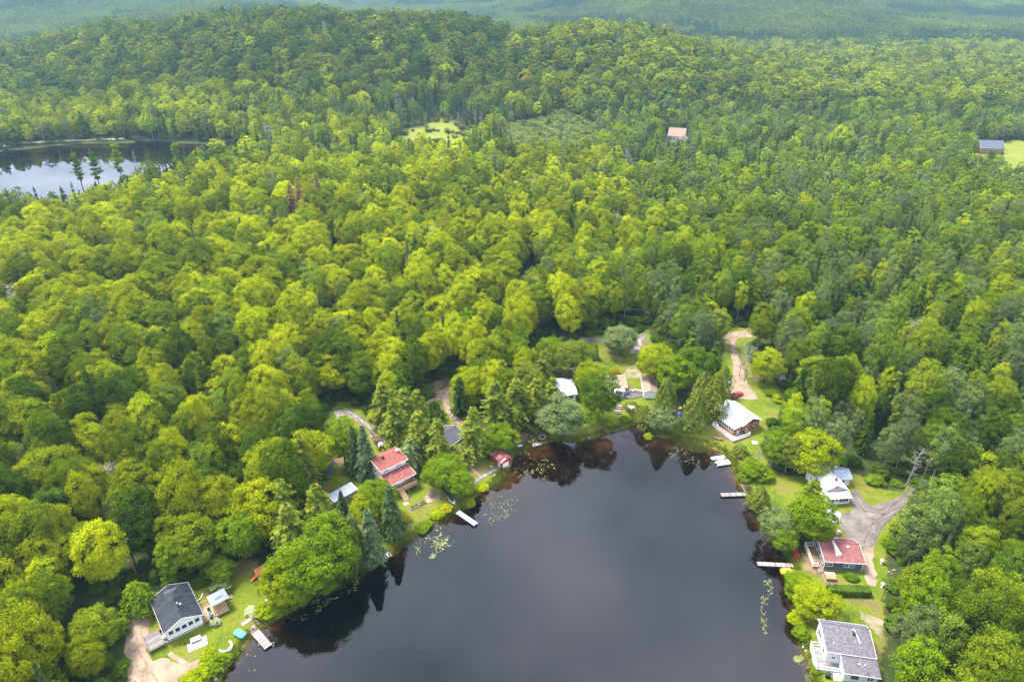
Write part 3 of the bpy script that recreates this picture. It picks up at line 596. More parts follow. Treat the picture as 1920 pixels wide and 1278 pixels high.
# ------------------------------------------------------------------ which tree stands where
TN = dict(yg=(.238, .290, .003), g1=(.135, .210, .005), g2=(.078, .140, .008), dk=(.032, .066, .010), ol=(.148, .185, .018), sp=(.075, .120, .034), bs=(.105, .155, .058), gy=(.150, .195, .060), gold=(.33, .29, .006), ce=(.135, .165, .020), rust=(.24, .165, .055))
TW = dict(yg='yellow-green', g1='fresh green', g2='mid-green', dk='dark green', ol='olive-green', sp='dark', bs='blue-green', gy='grey-green', gold='golden', ce='dense green')
TREES = []
def T(u, v, kind, H, R, tn, label=None, name=None):
    p = at(u, v); TREES.append(dict(x=p.x, y=p.y, z=p.z, kind=kind, H=H * 1.08, R=R * dict(spruce=1.45, hemlock=1.3, cedar=1.38).get(kind, 1.2), tint=np.array(TN[tn]), tw=TW.get(tn, ''), hand=True, label=label))
HAND = [  # plan position of the foot, kind, height, crown radius, colour, what it stands beside
 (700, 1052, 'spruce', 14, 2.7, 'bs', 'tall blue-green spruce at the water behind the little white raft'),
 (668, 1050, 'spruce', 12.5, 2.5, 'gy', 'grey-green spruce leaning out over the bank beside the tall blue-green spruce'),
 (738, 1003, 'spruce', 13.5, 2.6, 'sp', 'dark spruce inside the wire fence below the red-roofed house'),
 (712, 975, 'maple', 10.5, 3.4, 'g1', 'fresh green maple between the grey metal shed and the red-roofed house'),
 (690, 990, 'maple', 9, 2.6, 'yg', 'slim yellow-green maple under the grey metal shed'),
 (645, 968, 'spruce', 7.5, 1.4, 'sp', 'thin young spruce in front of the grey metal shed'),
 (560, 1072, 'hemlock', 18, 5, 'ol', 'broad olive hemlock above the lily pads, tallest of the bank trees'),
 (546, 1015, 'hemlock', 17, 5, 'ol', 'feathery hemlock standing back from the bank behind the tallest hemlock'),
 (606, 1010, 'hemlock', 15, 4.6, 'ol', 'feathery hemlock below the grey metal shed'),
 (625, 1082, 'maple', 14.5, 4.6, 'g1', 'fresh green maple overhanging the dark reflections on the bank'),
 (582, 1112, 'maple', 13.5, 4.8, 'g1', 'wide maple leaning over the lily pads on the bank'),
 (545, 1132, 'maple', 10, 3.6, 'yg', 'yellow-green maple on the bank next to the orange playhouse'),
 (524, 1120, 'maple', 8, 2.5, 'ol', 'small olive maple hiding half of the orange playhouse'),
 (645, 1064, 'maple', 12, 3.4, 'g2', 'mid-green maple squeezed between the hemlock and the grey-green spruce'),
 (585, 905, 'maple', 14, 5, 'yg', 'golden-topped maple beside the blue tarps'),
 (648, 872, 'maple', 13, 3.4, 'g1', 'fresh green maple in the bend of the gravel drive'),
 (690, 895, 'spruce', 15, 2.7, 'bs', 'tall blue-green spruce next to the red-roofed house'),
 (670, 888, 'spruce', 14, 2.3, 'sp', 'dark spruce tucked behind the tall spruce of the red-roofed house'),
 (745, 842, 'hemlock', 15.5, 4.6, 'ol', 'yellowish hemlock at the end of the gravel drive'),
 (790, 862, 'hemlock', 15, 4.6, 'ol', 'olive hemlock behind the black canopy tent'),
 (824, 872, 'hemlock', 14, 4.4, 'ol', 'olive hemlock touching the dark-roofed cottage'),
 (772, 884, 'hemlock', 10, 3.6, 'gy', 'grey half-bare hemlock leaning over the black canopy tent'),
 (764, 818, 'hemlock', 15, 4.2, 'ol', 'hemlock between the gravel drive and the sandy lane'),
 (828, 912, 'maple', 7.5, 3.6, 'g1', 'bushy green tree along the dark fence of the red-roofed house'),
 (862, 930, 'maple', 6.5, 2.8, 'g1', 'bushy green tree at the lake end of the dark fence'),
 (846, 898, 'maple', 7, 3.2, 'g1', 'bushy green tree beside the plank path'),
 (815, 788, 'cedar', 6, 2.6, 'dk', 'small dark rounded cedar in the fork of the sandy lane'),
 (864, 778, 'hemlock', 12, 3.2, 'dk', 'dark narrow hemlock on the far verge of the sandy lane'),
 (890, 860, 'hemlock', 15.5, 4.6, 'ol', 'yellow-olive hemlock in front of the dark-roofed cottage'),
 (930, 815, 'hemlock', 17, 4.8, 'ol', 'tall olive hemlock in the clump above the red shed'),
 (968, 806, 'hemlock', 16, 4.8, 'ol', 'tall hemlock in the middle of the clump between the two cottages'),
 (1004, 800, 'hemlock', 15.5, 4.6, 'ol', 'olive hemlock of the clump beside the bare brown bank'),
 (1034, 788, 'hemlock', 14, 3.8, 'ol', 'yellowish hemlock in front of the small white-roofed cottage'),
 (944, 850, 'maple', 8.5, 3.2, 'g1', 'fresh green maple just above the red shed'),
 (916, 852, 'maple', 6, 2.4, 'g1', 'low green maple beside the red shed'),
 (884, 766, 'maple', 13, 4.2, 'yg', 'yellow-green maple at the mouth of the sandy lane'),
 (940, 760, 'hemlock', 15, 4.4, 'ol', 'hemlock at the back of the clump between the cottages'),
 (985, 772, 'maple', 14, 4.2, 'ol', 'olive maple at the back of the clump between the cottages'),
 (1052, 822, 'maple', 12.5, 5, 'gy', 'grey-green spreading tree leaning over the brown shallows'),
 (1105, 802, 'birch', 8, 2.8, 'g1', 'light green birch on the lawn by the brown shallows'),
 (1122, 788, 'maple', 14.5, 4.2, 'g2', 'round maple between the white-roofed and the tan-roofed cottage'),
 (1102, 750, 'maple', 12, 3.4, 'yg', 'bright maple behind the small white-roofed cottage'),
 (1068, 716, 'maple', 14.5, 4.6, 'ol', 'olive maple beside the brown track'),
 (1116, 674, 'spruce', 5.5, 1.4, 'bs', 'small blue spruce on the lawn by the gravel road'),
 (1160, 664, 'maple', 9.5, 4.6, 'gy', 'grey-green open-crowned tree by the gravel road'),
 (1226, 720, 'maple', 12.5, 4.4, 'yg', 'bright yellow-green maple beside the gravel road end'),
 (1266, 742, 'maple', 13, 4.4, 'g1', 'deep green round maple behind the tan-roofed garage'),
 (1242, 792, 'cedar', 14.5, 3.2, 'ce', 'tall cedar in front of the tan-roofed garage'),
 (1206, 800, 'cedar', 7, 2.6, 'ce', 'low cedar at the mouth of the creek'),
 (1240, 806, 'birch', 7, 3.4, 'gy', 'pale silvery willow at the reed edge'),
 (1300, 806, 'cedar', 13.5, 3.4, 'ce', 'large cedar beside the blue tarp'),
 (1334, 786, 'cedar', 15, 3.6, 'ol', 'tall olive cedar standing behind the large cedar'),
 (1312, 770, 'cedar', 13, 3.2, 'ce', 'cedar at the back of the group by the brown house'),
 (1290, 700, 'hemlock', 14, 4, 'g2', 'mid-green hemlock behind the cedar group'),
 (1336, 700, 'spruce', 11, 2.6, 'g2', 'green spruce along the sandy drive'),
 (1386, 852, 'cedar', 3.2, 2.2, 'ce', 'ball-shaped cedar on the shore below the brown house'),
 (1446, 874, 'birch', 10, 3, 'g1', 'leafy birch between the brown house and the metal-roofed house'),
 (1472, 884, 'birch', 10, 2.8, 'ol', 'olive birch with pale stems beside the mown shore lawn'),
 (1516, 888, 'maple', 11, 4.6, 'yg', 'round yellowish maple behind the mown shore lawn'),
 (1410, 890, 'maple', 4, 2.4, 'g1', 'low green sapling on the bank by the pontoon raft'),
 (1432, 718, 'maple', 11, 4, 'yg', 'round bright maple beside the sandy drive'),
 (1420, 952, 'cedar', 6.5, 2.4, 'ce', 'small cedar next to the L-shaped dock'),
 (1508, 985, 'hemlock', 13, 4, 'ol', 'feathery hemlock leaning on the metal-roofed house'),
 (1506, 1014, 'maple', 12.5, 4.0, 'g1', 'big green maple between the metal-roofed and the navy house'),
 (1452, 1012, 'birch', 8, 3.2, 'gy', 'grey-green willow overhanging the lake by the metal-roofed house'),
 (1466, 1032, 'maple', 6, 2.3, 'g1', 'green maple at the bank beside the red kayak'),
 (1497, 1108, 'maple', 3.6, 2.2, 'g1', 'low bushy maple at the bank near the brown dock'),
 (1524, 1148, 'maple', 6, 3.4, 'yg', 'spreading yellow-green apple tree at the end of the hedge'),
 (267, 1144, 'cedar', 7.5, 3, 'g1', 'round cedar at the corner of the black-roofed cottage'),
 (1292, 730, 'maple', 13.5, 4.4, 'g2', 'mid-green maple between the round maple and the cedar group'),
 (1038, 698, 'maple', 12, 4, 'g1', 'fresh green maple on the near side of the brown track'),
 (1018, 735, 'hemlock', 14, 3.8, 'ol', 'olive hemlock at the foot of the brown track'),
 (724, 806, 'hemlock', 15, 4.4, 'ol', 'olive hemlock at the near end of the gravel drive'),
 (756, 796, 'hemlock', 16, 4.4, 'g2', 'mid-green hemlock on the bank between drive and lane'),
 (786, 806, 'hemlock', 13, 3.6, 'ol', 'olive hemlock overlooking the small dark cedar'),
 (1090, 690, 'maple', 9, 3.2, 'g1', 'low green maple next to the small blue spruce'),
 (1352, 742, 'cedar', 10, 2.6, 'ol', 'olive cedar against the sandy drive turning place'),
 (470, 1046, 'maple', 13, 4.2, 'g1', 'green maple at the head of the cottage lawn'),
 (416, 1086, 'maple', 5, 2.3, 'g1', 'young maple on the lawn beside the white well house'),
]
for a in HAND: T(*a)
# automatic woods
def woods():
    out = []
    ys = np.arange(58, 1250, 1.0)
    def lattice(s0, s1, s2):
        xs, ys_, row, y = [], [], 0, 58.0
        while y < 1260:
            sp = s0 if y < 420 else (s1 if y < 640 else s2); w = y * .86 + 70
            x = np.arange(-w, w, sp) + (sp / 2 if row % 2 else 0); xs.append(x); ys_.append(np.full(x.shape, y)); y += sp * .87; row += 1
        x = np.concatenate(xs); y = np.concatenate(ys_); n = len(x); return x + RNG.normal(0, sp * .24, n), y + RNG.normal(0, sp * .24, n)
    def zone(x, y): return sstep(-10, 90, x - (y - 200) * .12 + 40 * (fbm(x / 60, y / 60, 2) - .5)) * sstep(100, 180, y + 30) * (1 - sstep(620, 700, y))
    xa, ya = lattice(6.1, 6.4, 8.0); ka = zone(xa, ya) < .5; xb, yb = lattice(5.7, 5.8, 6.5); kb = (zone(xb, yb) >= .5)
    x = np.concatenate([xa[ka], xb[kb]]); y = np.concatenate([ya[ka], yb[kb]])
    keep = RNG.random(len(x)) > .04; x, y = x[keep], y[keep]; n = len(x); right = zone(x, y); hillm = sstep(590, 660, y)
    Rr = np.clip(RNG.normal(3.65, .75, n), 2.2, 6.0) * np.where(right > .5, .86, 1) * (1 + .38 * hillm)
    d = np.full(n, 99.); m = (np.abs(x) < 150) & (y < 330); d[m] = sdist(P0, x[m], y[m]); ok = d > Rr * .45
    for pl in SHEETS: ok[m] &= sdist(pl, x[m], y[m]) > .7
    dL = np.full(n, 99.); dL[m] = sdist(LAKE, x[m], y[m]); ok &= dL > 1.5
    m = (x < 20) & (y > 250) & (y < 800); dd = np.full(n, 99.); dd[m] = sdist(LAKE2, x[m], y[m]); ok &= dd > np.where((y > 440) & (x < -170), 7, 3)
    m = (y > 400) & (y < 1400)
    for P_ in (MEADOW, SWAMP, CLEAR_A, CLEAR_B, CLEAR_C, CLEAR_D, CLEAR_E, CLEAR_F):
        ok &= ~((sdist(P_, x, y) < 1.0))
    x, y, Rr, right, hillm, dd = x[ok], y[ok], Rr[ok], right[ok], hillm[ok], dd[ok]; n = len(x)
    z = height(x, y)
    r = RNG.random(n); sel = fbm(x / 45 + 50, y / 45, 3); sel2 = fbm(x / 28, y / 28 + 30, 2)
    flatw = sstep(400, 470, y) * (1 - sstep(620, 690, y)) * sstep(-260, -160, x)      # wet flats around the meadow
    pc = .07 + .10 * right + .05 * hillm * (y < 1000) + .22 * flatw; pc = pc * (.35 + 1.3 * (sel > .5))
    pb = .10 + .50 * right * (1 - hillm) + .15 * flatw
    edge = (np.minimum(np.abs(sdist(MEADOW, x, y)), 999) < 32) & (y > 560); pc = np.where(edge, .85, pc)
    pine_edge = (dd < 25) & (dd > 0)
    pc = np.where(pine_edge, .55, pc)
    kind = np.where(r < pc, np.where(RNG.random(n) < (.35 + .35 * flatw + .5 * edge) * (1 - .8 * hillm), 'spruce', 'hemlock'), np.where(r < pc + pb, 'birch', 'maple'))
    dead = RNG.random(n) < .008 + .08 * edge; kind = np.where(dead, 'dead', kind)
    H = Rr * 2.1 + RNG.normal(8.2, 2.3, n) - 3.0 * hillm - 2.4 * right * sstep(250, 400, y); H = np.clip(H, 7, 22)
    H = np.where((kind == 'spruce'), H * 1.02, H)
    Rk = np.where(kind == 'spruce', Rr * .58, np.where(kind == 'birch', Rr * (.86 + .16 * sstep(280, 420, y)), Rr * 1.03))
    # colour of the leaves: by kind, stand and tree; left sun patch, hill cloud shade painted in
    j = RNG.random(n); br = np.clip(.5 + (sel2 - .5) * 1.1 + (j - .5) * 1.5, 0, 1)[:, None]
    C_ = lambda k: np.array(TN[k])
    br_sun = np.clip(br + .22 * sstep(150, 210, y)[:, None] - .02, 0, 1); mp_left = C_('g2') * .8 * (1 - br_sun) + (C_('yg') + np.array((.035, .02, 0))) * (1.05 + .18 * sstep(150, 210, y)[:, None]) * br_sun; mp_right = C_('g2') * .75 * (1 - br) + np.array((.205, .262, .008)) * br  # left woods yellower and brighter: sunlight through a cloud gap put into the tint
    mp_hill = np.array((.055, .105, .012)) * (1 - br) + np.array((.165, .205, .012)) * br  # hill leaves darker: cloud shade put into their colour
    rt = np.maximum(right, sstep(50, 65, x) * (y < 200))[:, None]; hm = np.clip(hillm[:, None] * (1 - .5 * sstep(-20, 120, x)[:, None]), 0, 1)
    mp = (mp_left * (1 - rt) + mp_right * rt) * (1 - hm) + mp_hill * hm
    bi = (C_('gy') * .85 * (1 - br) + C_('g1') * 1.2 * br) * (1 - hm) + mp_hill * hm
    he = np.where(j[:, None] < .5, C_('ol') * .85, C_('g2') * .8) * (1 - .3 * hm); spc = C_('sp') * (.8 + .5 * j[:, None])
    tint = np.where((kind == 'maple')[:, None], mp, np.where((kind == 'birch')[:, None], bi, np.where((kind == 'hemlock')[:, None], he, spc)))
    yellower = (RNG.random(n) < .05 + .05 * right - .03 * hillm) & ((kind == 'maple') | (kind == 'birch')); tint = np.where(yellower[:, None], C_('yg') * 1.2, tint)  # some maples and birches, picked at random, have brighter yellow-green leaves
    go = (RNG.random(n) < .002) & (kind == 'maple'); tint = np.where(go[:, None], C_('gold') * .8, tint)
    tint = tint * RNG.normal(1, .15, (n, 1)).clip(.6, 1.45)
    for i in range(n):
        t = tint[i]; b = t[1]; q = t[0] / t[1]
        tw = 'yellow-green' if (b > .2 and q > .72) else ('fresh green' if b > .17 else ('mid-green' if b > .12 else 'deep green'))
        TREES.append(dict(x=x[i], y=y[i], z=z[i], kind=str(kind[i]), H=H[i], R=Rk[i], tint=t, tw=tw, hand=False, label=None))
woods()
# single trees that stand out of the woods
for u, v, kind, H, R, tn in [(158, 362, 'pine', 25, 4.2, 'g2'), (190, 360, 'pine', 25, 4.5, 'g2'), (233, 350, 'pine', 28, 5, 'g1'), (340, 330, 'pine', 22, 4.2, 'g1'), (262, 345, 'dead', 22, 3, 'gy')]:
    p = at(u, v); TREES.append(dict(x=p.x, y=p.y, z=p.z, kind=kind, H=H, R=R, tint=np.array(TN[tn]), tw='tall', hand=True,
        label={'pine': 'tall layered white pine standing against the far pond', 'dead': 'bare grey dead tree standing against the far pond'}[kind]))
for u, v, H, R in [(556, 438, 24, 5), (571, 434, 25, 4.8), (603, 416, 24, 4.6)]:
    p = at(u, v); TREES.append(dict(x=p.x, y=p.y, z=p.z, kind='hemlock', H=H, R=R, tint=np.array(TN['rust']), tw='rust', hand=True, label='rust-brown dead hemlock standing among yellow-green maples'))
for u, v, H, R in [(190, 735, 12, 7), (222, 748, 12, 7), (495, 620, 15, 4), (1690, 690, 17, 4.5), (1770, 760, 13, 5), (40, 1110, 12, 6), (60, 1130, 12, 6), (1395, 715, 13, 2.5), (1386, 706, 13, 2.2), (1420, 872, 5, 2), (1535, 610, 14, 4), (1172, 655, 8, 4.5), (1700, 908, 12, 3), (230, 950, 13, 5), (940, 262, 12, 3), (925, 265, 13, 3), (952, 266, 11, 3), (905, 262, 12, 3), (860, 246, 12, 3), (846, 250, 12, 3)]:
    p = at(u, v); lab = {190: 'wide bare grey dead maple among the yellow-green maples', 222: 'wide bare grey dead maple among the yellow-green maples', 1395: 'bare grey trunk beside the sandy drive', 1386: 'bare grey trunk beside the sandy drive', 1420: 'small white dead tree on the bank below the brown house', 1172: 'half-bare grey tree by the gravel road', 1690: 'tall silver dead conifer in the woods behind the metal-roofed house', 1700: 'white dead top beside the dark end of the road',
        40: 'grey dead tree lying open in the woods behind the sandy driveway', 60: 'grey dead tree lying open in the woods behind the sandy driveway'}.get(u, 'grey dead tree at the edge of the marsh meadow' if v < 300 else 'lone grey dead tree poking out of the woods')
    TREES.append(dict(x=p.x, y=p.y, z=p.z, kind='dead', H=H, R=R, tint=np.array((.3, .28, .26)), tw='grey', hand=True, label=lab))
# swamp shrubs
sx = RNG.uniform(SWAMP[:, 0].min(), SWAMP[:, 0].max(), 900); sy = RNG.uniform(SWAMP[:, 1].min(), SWAMP[:, 1].max(), 900); k = sdist(SWAMP, sx, sy) < 0
SWP = np.stack([sx[k], sy[k], height(sx[k], sy[k])], 1)

mxs = RNG.uniform(MEADOW[:, 0].min(), MEADOW[:, 0].max(), 260); mys = RNG.uniform(MEADOW[:, 1].min(), MEADOW[:, 1].max(), 260); k = (sdist(MEADOW, mxs, mys) < 1) & ((fbm(mxs / 14, mys / 14, 2) > .64) | (sdist(MEADOW, mxs, mys) > -6))
MWP = np.stack([mxs[k], mys[k], height(mxs[k], mys[k])], 1)
def proj(x, y, z):
    dy_ = y * math.cos(PITCH) + (CAM_H - z) * math.sin(PITCH); dn = (CAM_H - z) * math.cos(PITCH) - y * math.sin(PITCH)
    return 960 + FPX * x / dy_, 639 + FPX * dn / dy_, dy_
def seen(x, y, z, up=18.):                   # does the ground between hide the tree's top?
    x = np.asarray(x); y = np.asarray(y); ok = np.ones(x.shape, bool)
    for f in np.linspace(.35, .97, 22):
        hh = height(x * f, y * f); ok &= (CAM_H + (z + up - CAM_H) * f) > hh - 4
    return ok
for t in TREES:
    t['u'], t['v'], t['t'] = proj(t['x'], t['y'], t['z']); t['size'] = t['R'] * t['H'] / t['t'] ** 2
    t['lod'] = 0 if t['t'] < 340 else (1 if t['t'] < 640 else 2)
arr = np.array([(t['x'], t['y'], t['z']) for t in TREES]); vis = seen(arr[:, 0], arr[:, 1], arr[:, 2])
MARKS = [((-66, 97), 'beside the black-roofed cottage'), ((-34, 142), 'around the red-roofed house'), ((-15, 160), 'along the sandy lane'), ((18, 205), 'along the gravel road'), ((72, 195), 'along the sandy drive'), ((92, 140), 'around the metal-roofed house'), ((88, 108), 'beside the navy house'), ((80, 84), 'beside the grey-shingled house'), ((-75, 145), 'in the maple woods between the two lakeside yards'), ((-40, 200), 'in the woods above the sandy lane'), ((-110, 190), 'deep in the yellow-green maple woods'), ((130, 170), 'in the mixed woods beyond the road end')]
LIMIT = dict(maple=210, birch=70, hemlock=60, spruce=30, dead=30)
NAMES = dict(maple='maple_tree', birch='birch_tree', hemlock='hemlock_tree', spruce='spruce_tree', cedar='cedar_tree', pine='pine_tree', dead='dead_tree')
order = sorted(range(len(TREES)), key=lambda i: -TREES[i]['size'])
cnt = {}; stuff = {}
def rgvar(i, n): return (i * 7919 + 13) % n
def put_tree(i, t):
    kind = t['kind']; lods = PROTO[kind]; lod = 0 if 0 in lods else 1
    vs = lods[lod]; cm, tm, nm = vs[rgvar(i, len(vs))]
    lab = t['label']; grp = None
    if not lab:
        j = min(range(len(MARKS)), key=lambda q: math.hypot(MARKS[q][0][0] - t['x'], MARKS[q][0][1] - t['y']))
        sz = 'tall' if t['H'] > 18 else ('broad' if t['R'] > 5.6 else ('slender' if t['R'] < 3.6 else ('low' if t['H'] < 14.5 else 'rounded')))
        lab = (f"{sz} {t['tw']} {kind} tree {MARKS[j][1]}" if kind != 'dead' else f"grey dead tree {MARKS[j][1]}")
    o = empty(NAMES[kind], (t['x'], t['y'], t['z'] - .08), (i * 2.399) % 6.283, lab, {'maple': 'maple', 'birch': 'birch', 'dead': 'dead tree'}.get(kind, 'conifer'))
    o['group'] = 'woods: ' + lab
    k = t['R'] / RR; o.scale = (k, k, t['H'] / HR)
    tn_ = [float(q) for q in t['tint']]
    if cm:
        c = bpy.data.objects.new('crown', cm); c.parent = o; c['tint'] = tn_; COL.objects.link(c)
    if tm:
        c = bpy.data.objects.new('trunk', tm); c.parent = o; COL.objects.link(c)
for i in order:
    t = TREES[i]
    inview = -10 < t['u'] < 1930 and t['v'] < 1330 and t['t'] < 330
    if t['hand'] or (inview and cnt.get(t['kind'], 0) < LIMIT.get(t['kind'], 0)):
        if not t['hand']: cnt[t['kind']] = cnt.get(t['kind'], 0) + 1
        put_tree(i, t)
    elif vis[i]:
        key = t['kind']; stuff.setdefault(key, []).append(i)
SLAB = dict(maple='rolling mass of maple woods spreading back to the hills', birch='pale birch and aspen woods spreading back across the plain', hemlock='feathery hemlocks scattered through the far woods', spruce='dark spruces lining the wet flats and far woods', dead='grey dead trees scattered through the far woods')
for kind, ids in stuff.items():
    pts, scl, rot, idx, tin = [], [], [], [], []
    for i in ids:
        t = TREES[i]; lods = PROTO[kind]; lod = t['lod'] if t['lod'] in lods else max(q for q in lods)
        nm = lods[lod][rgvar(i, len(lods[lod]))][2]
        pts.append((t['x'], t['y'], t['z'] - .1)); k = t['R'] / RR; scl.append((k, k, t['H'] / HR)); rot.append((0, 0, (i * 2.399) % 6.283)); idx.append(FIDX[nm]); tin.append(t['tint'])
    forest({'maple': 'maple_forest', 'birch': 'birch_forest', 'hemlock': 'hemlock_forest', 'spruce': 'spruce_forest', 'dead': 'dead_forest'}[kind], SLAB[kind], pts, scl, rot, idx, tin)
n = len(SWP); forest('marsh_forest', 'low grey-green alder scrub filling the wet flat', SWP, np.stack([RNG.uniform(.4, .8, n)] * 2 + [RNG.uniform(.2, .42, n)], 1), np.stack([np.zeros(n), np.zeros(n), RNG.uniform(0, 6, n)], 1),
    [FIDX[PROTO['shrub'][1][i % 2][2]] for i in range(n)], np.array((.19, .235, .05)) * RNG.uniform(.7, 1.2, (n, 1)))
n = len(MWP); forest('meadow_scrub', 'scattered pale scrub dotting the marsh meadow', MWP, np.stack([RNG.uniform(.25, .6, n)] * 2 + [RNG.uniform(.1, .28, n)], 1), np.stack([np.zeros(n), np.zeros(n), RNG.uniform(0, 6, n)], 1), [FIDX[PROTO['shrub'][1][i % 2][2]] for i in range(n)], np.array((.17, .185, .04)) * RNG.uniform(.6, 1.2, (n, 1)))
# far stands
fx, fy = [], []
y = 1245.
while y < 5600:
    sp = 30 if y < 2200 else 34
    w = y * .80 + 120; x = np.arange(-w, w, sp); fx.append(x + RNG.normal(0, 4, x.shape)); fy.append(np.full(x.shape, y) + RNG.normal(0, 4, x.shape)); y += sp
fx = np.concatenate(fx); fy = np.concatenate(fy); ok = sdist(CLEAR_E, fx, fy) > 16; fx, fy = fx[ok], fy[ok]; fz = height(fx, fy); ok = seen(fx, fy, fz, 22.); fx, fy, fz = fx[ok], fy[ok], fz[ok]; n = len(fx)
gx = (height(fx + 8, fy) - height(fx - 8, fy)) / 16; gy = (height(fx, fy + 8) - height(fx, fy - 8)) / 16
sel = fbm(fx / 160, fy / 160, 3); con = (sel > .56) | ((fy < 1420) & (fz < 16) & (RNG.random(n) < .7))
tn0 = np.where(con[:, None], np.array((.055, .095, .022)), np.array((.125, .175, .016)) * (.65 + .7 * fbm(fx / 90, fy / 90 + 7, 2)[:, None]))
vi = np.where(con, 4 + RNG.integers(0, 2, n), RNG.integers(0, 4, n))
forest('far_forest', 'hazy blue-green forest covering the distant hills', np.stack([fx, fy, fz - .5], 1), np.ones((n, 3)) * RNG.uniform(.95, 1.15, (n, 1)), np.stack([np.arctan(gy), -np.arctan(gx), RNG.integers(0, 4, n) * 1.5708 * 0 + np.zeros(n)], 1),
    [FIDX[PROTO['stand'][3][int(q)][2]] for q in vi], tn0 * RNG.normal(1, .1, (n, 1)))
print('trees', len(TREES), {k: len(v) for k, v in stuff.items()}, 'stands', n)
# ------------------------------------------------------------------ building helpers
P_ = lambda n, c, **k: mat(n, c, **k)
M_WHITE = mat('white_siding', (.74, .74, .73), (.64, .64, .64), 1.2, .6)
M_TRIM = mat('white_trim', (.80, .80, .79), (.70, .70, .69), 2, .5)
M_GLASS = mat('window_glass', (.025, .03, .035), (.05, .055, .06), 1, .08, spec=.8)
M_BLACKR = mat('black_metal_roof', (.018, .021, .030), (.030, .034, .045), 1.0, .5, spec=.3, orand=.3)
M_REDR = mat('red_shingle_roof', (.235, .082, .065), (.165, .056, .046), 1.6, .9, .15, mid=(.205, .070, .056), spec=.1)
M_MAROON = mat('maroon_roof', (.20, .072, .066), (.14, .050, .048), 1.4, .8, .15)
M_WROOF = mat('white_metal_roof', (.56, .57, .59), (.47, .48, .51), .8, .45, spec=.4, orand=.08)
M_GROOF = mat('galvanised_roof', (.27, .31, .40), (.21, .25, .33), .9, .5, orand=.15)
M_TANR = mat('tan_shingle_roof', (.29, .195, .145), (.22, .145, .105), 1.8, .85, .15)
M_SHING = mat('grey_shingle_roof', (.15, .138, .152), (.085, .078, .09), 2.2, .95, .2, mid=(.118, .107, .122), spec=.1)
M_DARKR = mat('dark_shingle_roof', (.075, .07, .085), (.05, .047, .06), 2, .9, .15)
M_BRICK = mat('orange_brown_siding', (.36, .125, .055), (.29, .10, .045), 1.2, .75)
M_NAVY = mat('navy_siding', (.105, .112, .155), (.085, .09, .13), 1.2, .7)
M_BEIGE = mat('beige_siding', (.50, .42, .34), (.42, .35, .28), 1.0, .75)
M_WINE = mat('dark_red_siding', (.14, .030, .028), (.10, .022, .022), 1.2, .75)
M_PBLUE = mat('pale_blue_siding', (.62, .67, .74), (.55, .60, .67), 1.0, .65)
M_BLOCK = mat('concrete', (.42, .40, .37), (.30, .28, .26), 1.5, .9, .2)
M_WOOD = mat('new_wood', (.46, .30, .17), (.36, .23, .13), 3, .8, stretch=(1, 6, 6), orand=.3)
M_GWOOD = mat('weathered_wood', (.27, .245, .23), (.18, .16, .15), 3, .85, stretch=(6, 1, 6), orand=.4)
M_PWOOD = mat('pinkish_wood', (.36, .28, .255), (.25, .185, .17), 2.5, .85, orand=.4)
M_BWOOD = mat('brown_wood', (.30, .18, .10), (.20, .12, .07), 3, .85)
M_ALU = mat('aluminium', (.36, .38, .41), (.28, .30, .33), 1, .45, metal=.4)
M_BLACK = mat('black_plastic', (.015, .015, .017), (.022, .022, .024), 2, .5)
M_REDP = mat('red_paint', (.42, .03, .03), (.34, .025, .025), 1, .35)
M_BARN = mat('barn_red', (.36, .065, .055), (.27, .05, .045), 1.3, .75)
M_BLUE = mat('blue_tarp', (.02, .09, .42), (.015, .06, .30), 2, .5)
M_TEAL = mat('teal_plastic', (.05, .40, .46), (.04, .32, .38), 1, .4)
M_ORNG = mat('orange_plastic', (.62, .17, .05), (.5, .13, .04), 1, .5)
M_YEL = mat('yellow_plastic', (.75, .50, .03), (.62, .40, .03), 1, .45)
M_STEEL = mat('dark_steel', (.06, .06, .065), (.04, .04, .045), 2, .5, metal=.5)
M_STONE = mat('field_stone', (.42, .39, .36), (.27, .25, .23), 2, .9, .3)
def obox(mb, P, u, n, a, z, d):
    P = Vector(P); u = Vector(u); n = Vector(n); k = Vector((0, 0, 1))
    v = [P + u * i + n * j + k * q for q in z for j in d for i in a]
    mb.add(v, [(0, 1, 3, 2), (4, 6, 7, 5), (0, 4, 5, 1), (2, 3, 7, 6), (0, 2, 6, 4), (1, 5, 7, 3)]); return mb
def face(W, D, f):
    return {'f': ((0, 0, 0), (1, 0, 0), (0, -1, 0)), 'b': ((W, D, 0), (-1, 0, 0), (0, 1, 0)), 'l': ((0, D, 0), (0, -1, 0), (-1, 0, 0)), 'r': ((W, 0, 0), (0, 1, 0), (1, 0, 0))}[f]
def window(root, F, x, z, w, h, frame=None, cols=2, t=.09, name='window'):
    P, u, n = F; m = MB()
    obox(m, P, u, n, (x - t, x), (z - t, z + h + t), (.0, .07)); obox(m, P, u, n, (x + w, x + w + t), (z - t, z + h + t), (.0, .07))
    obox(m, P, u, n, (x, x + w), (z - t, z), (.0, .07)); obox(m, P, u, n, (x, x + w), (z + h, z + h + t), (.0, .07))
    for c in range(1, cols): obox(m, P, u, n, (x + w * c / cols - .03, x + w * c / cols + .03), (z, z + h), (.0, .055))
    f = m.build(name, frame or M_TRIM, root); obox(MB(), P, u, n, (x, x + w), (z, z + h), (-.02, .025)).build('pane', M_GLASS, f); return f
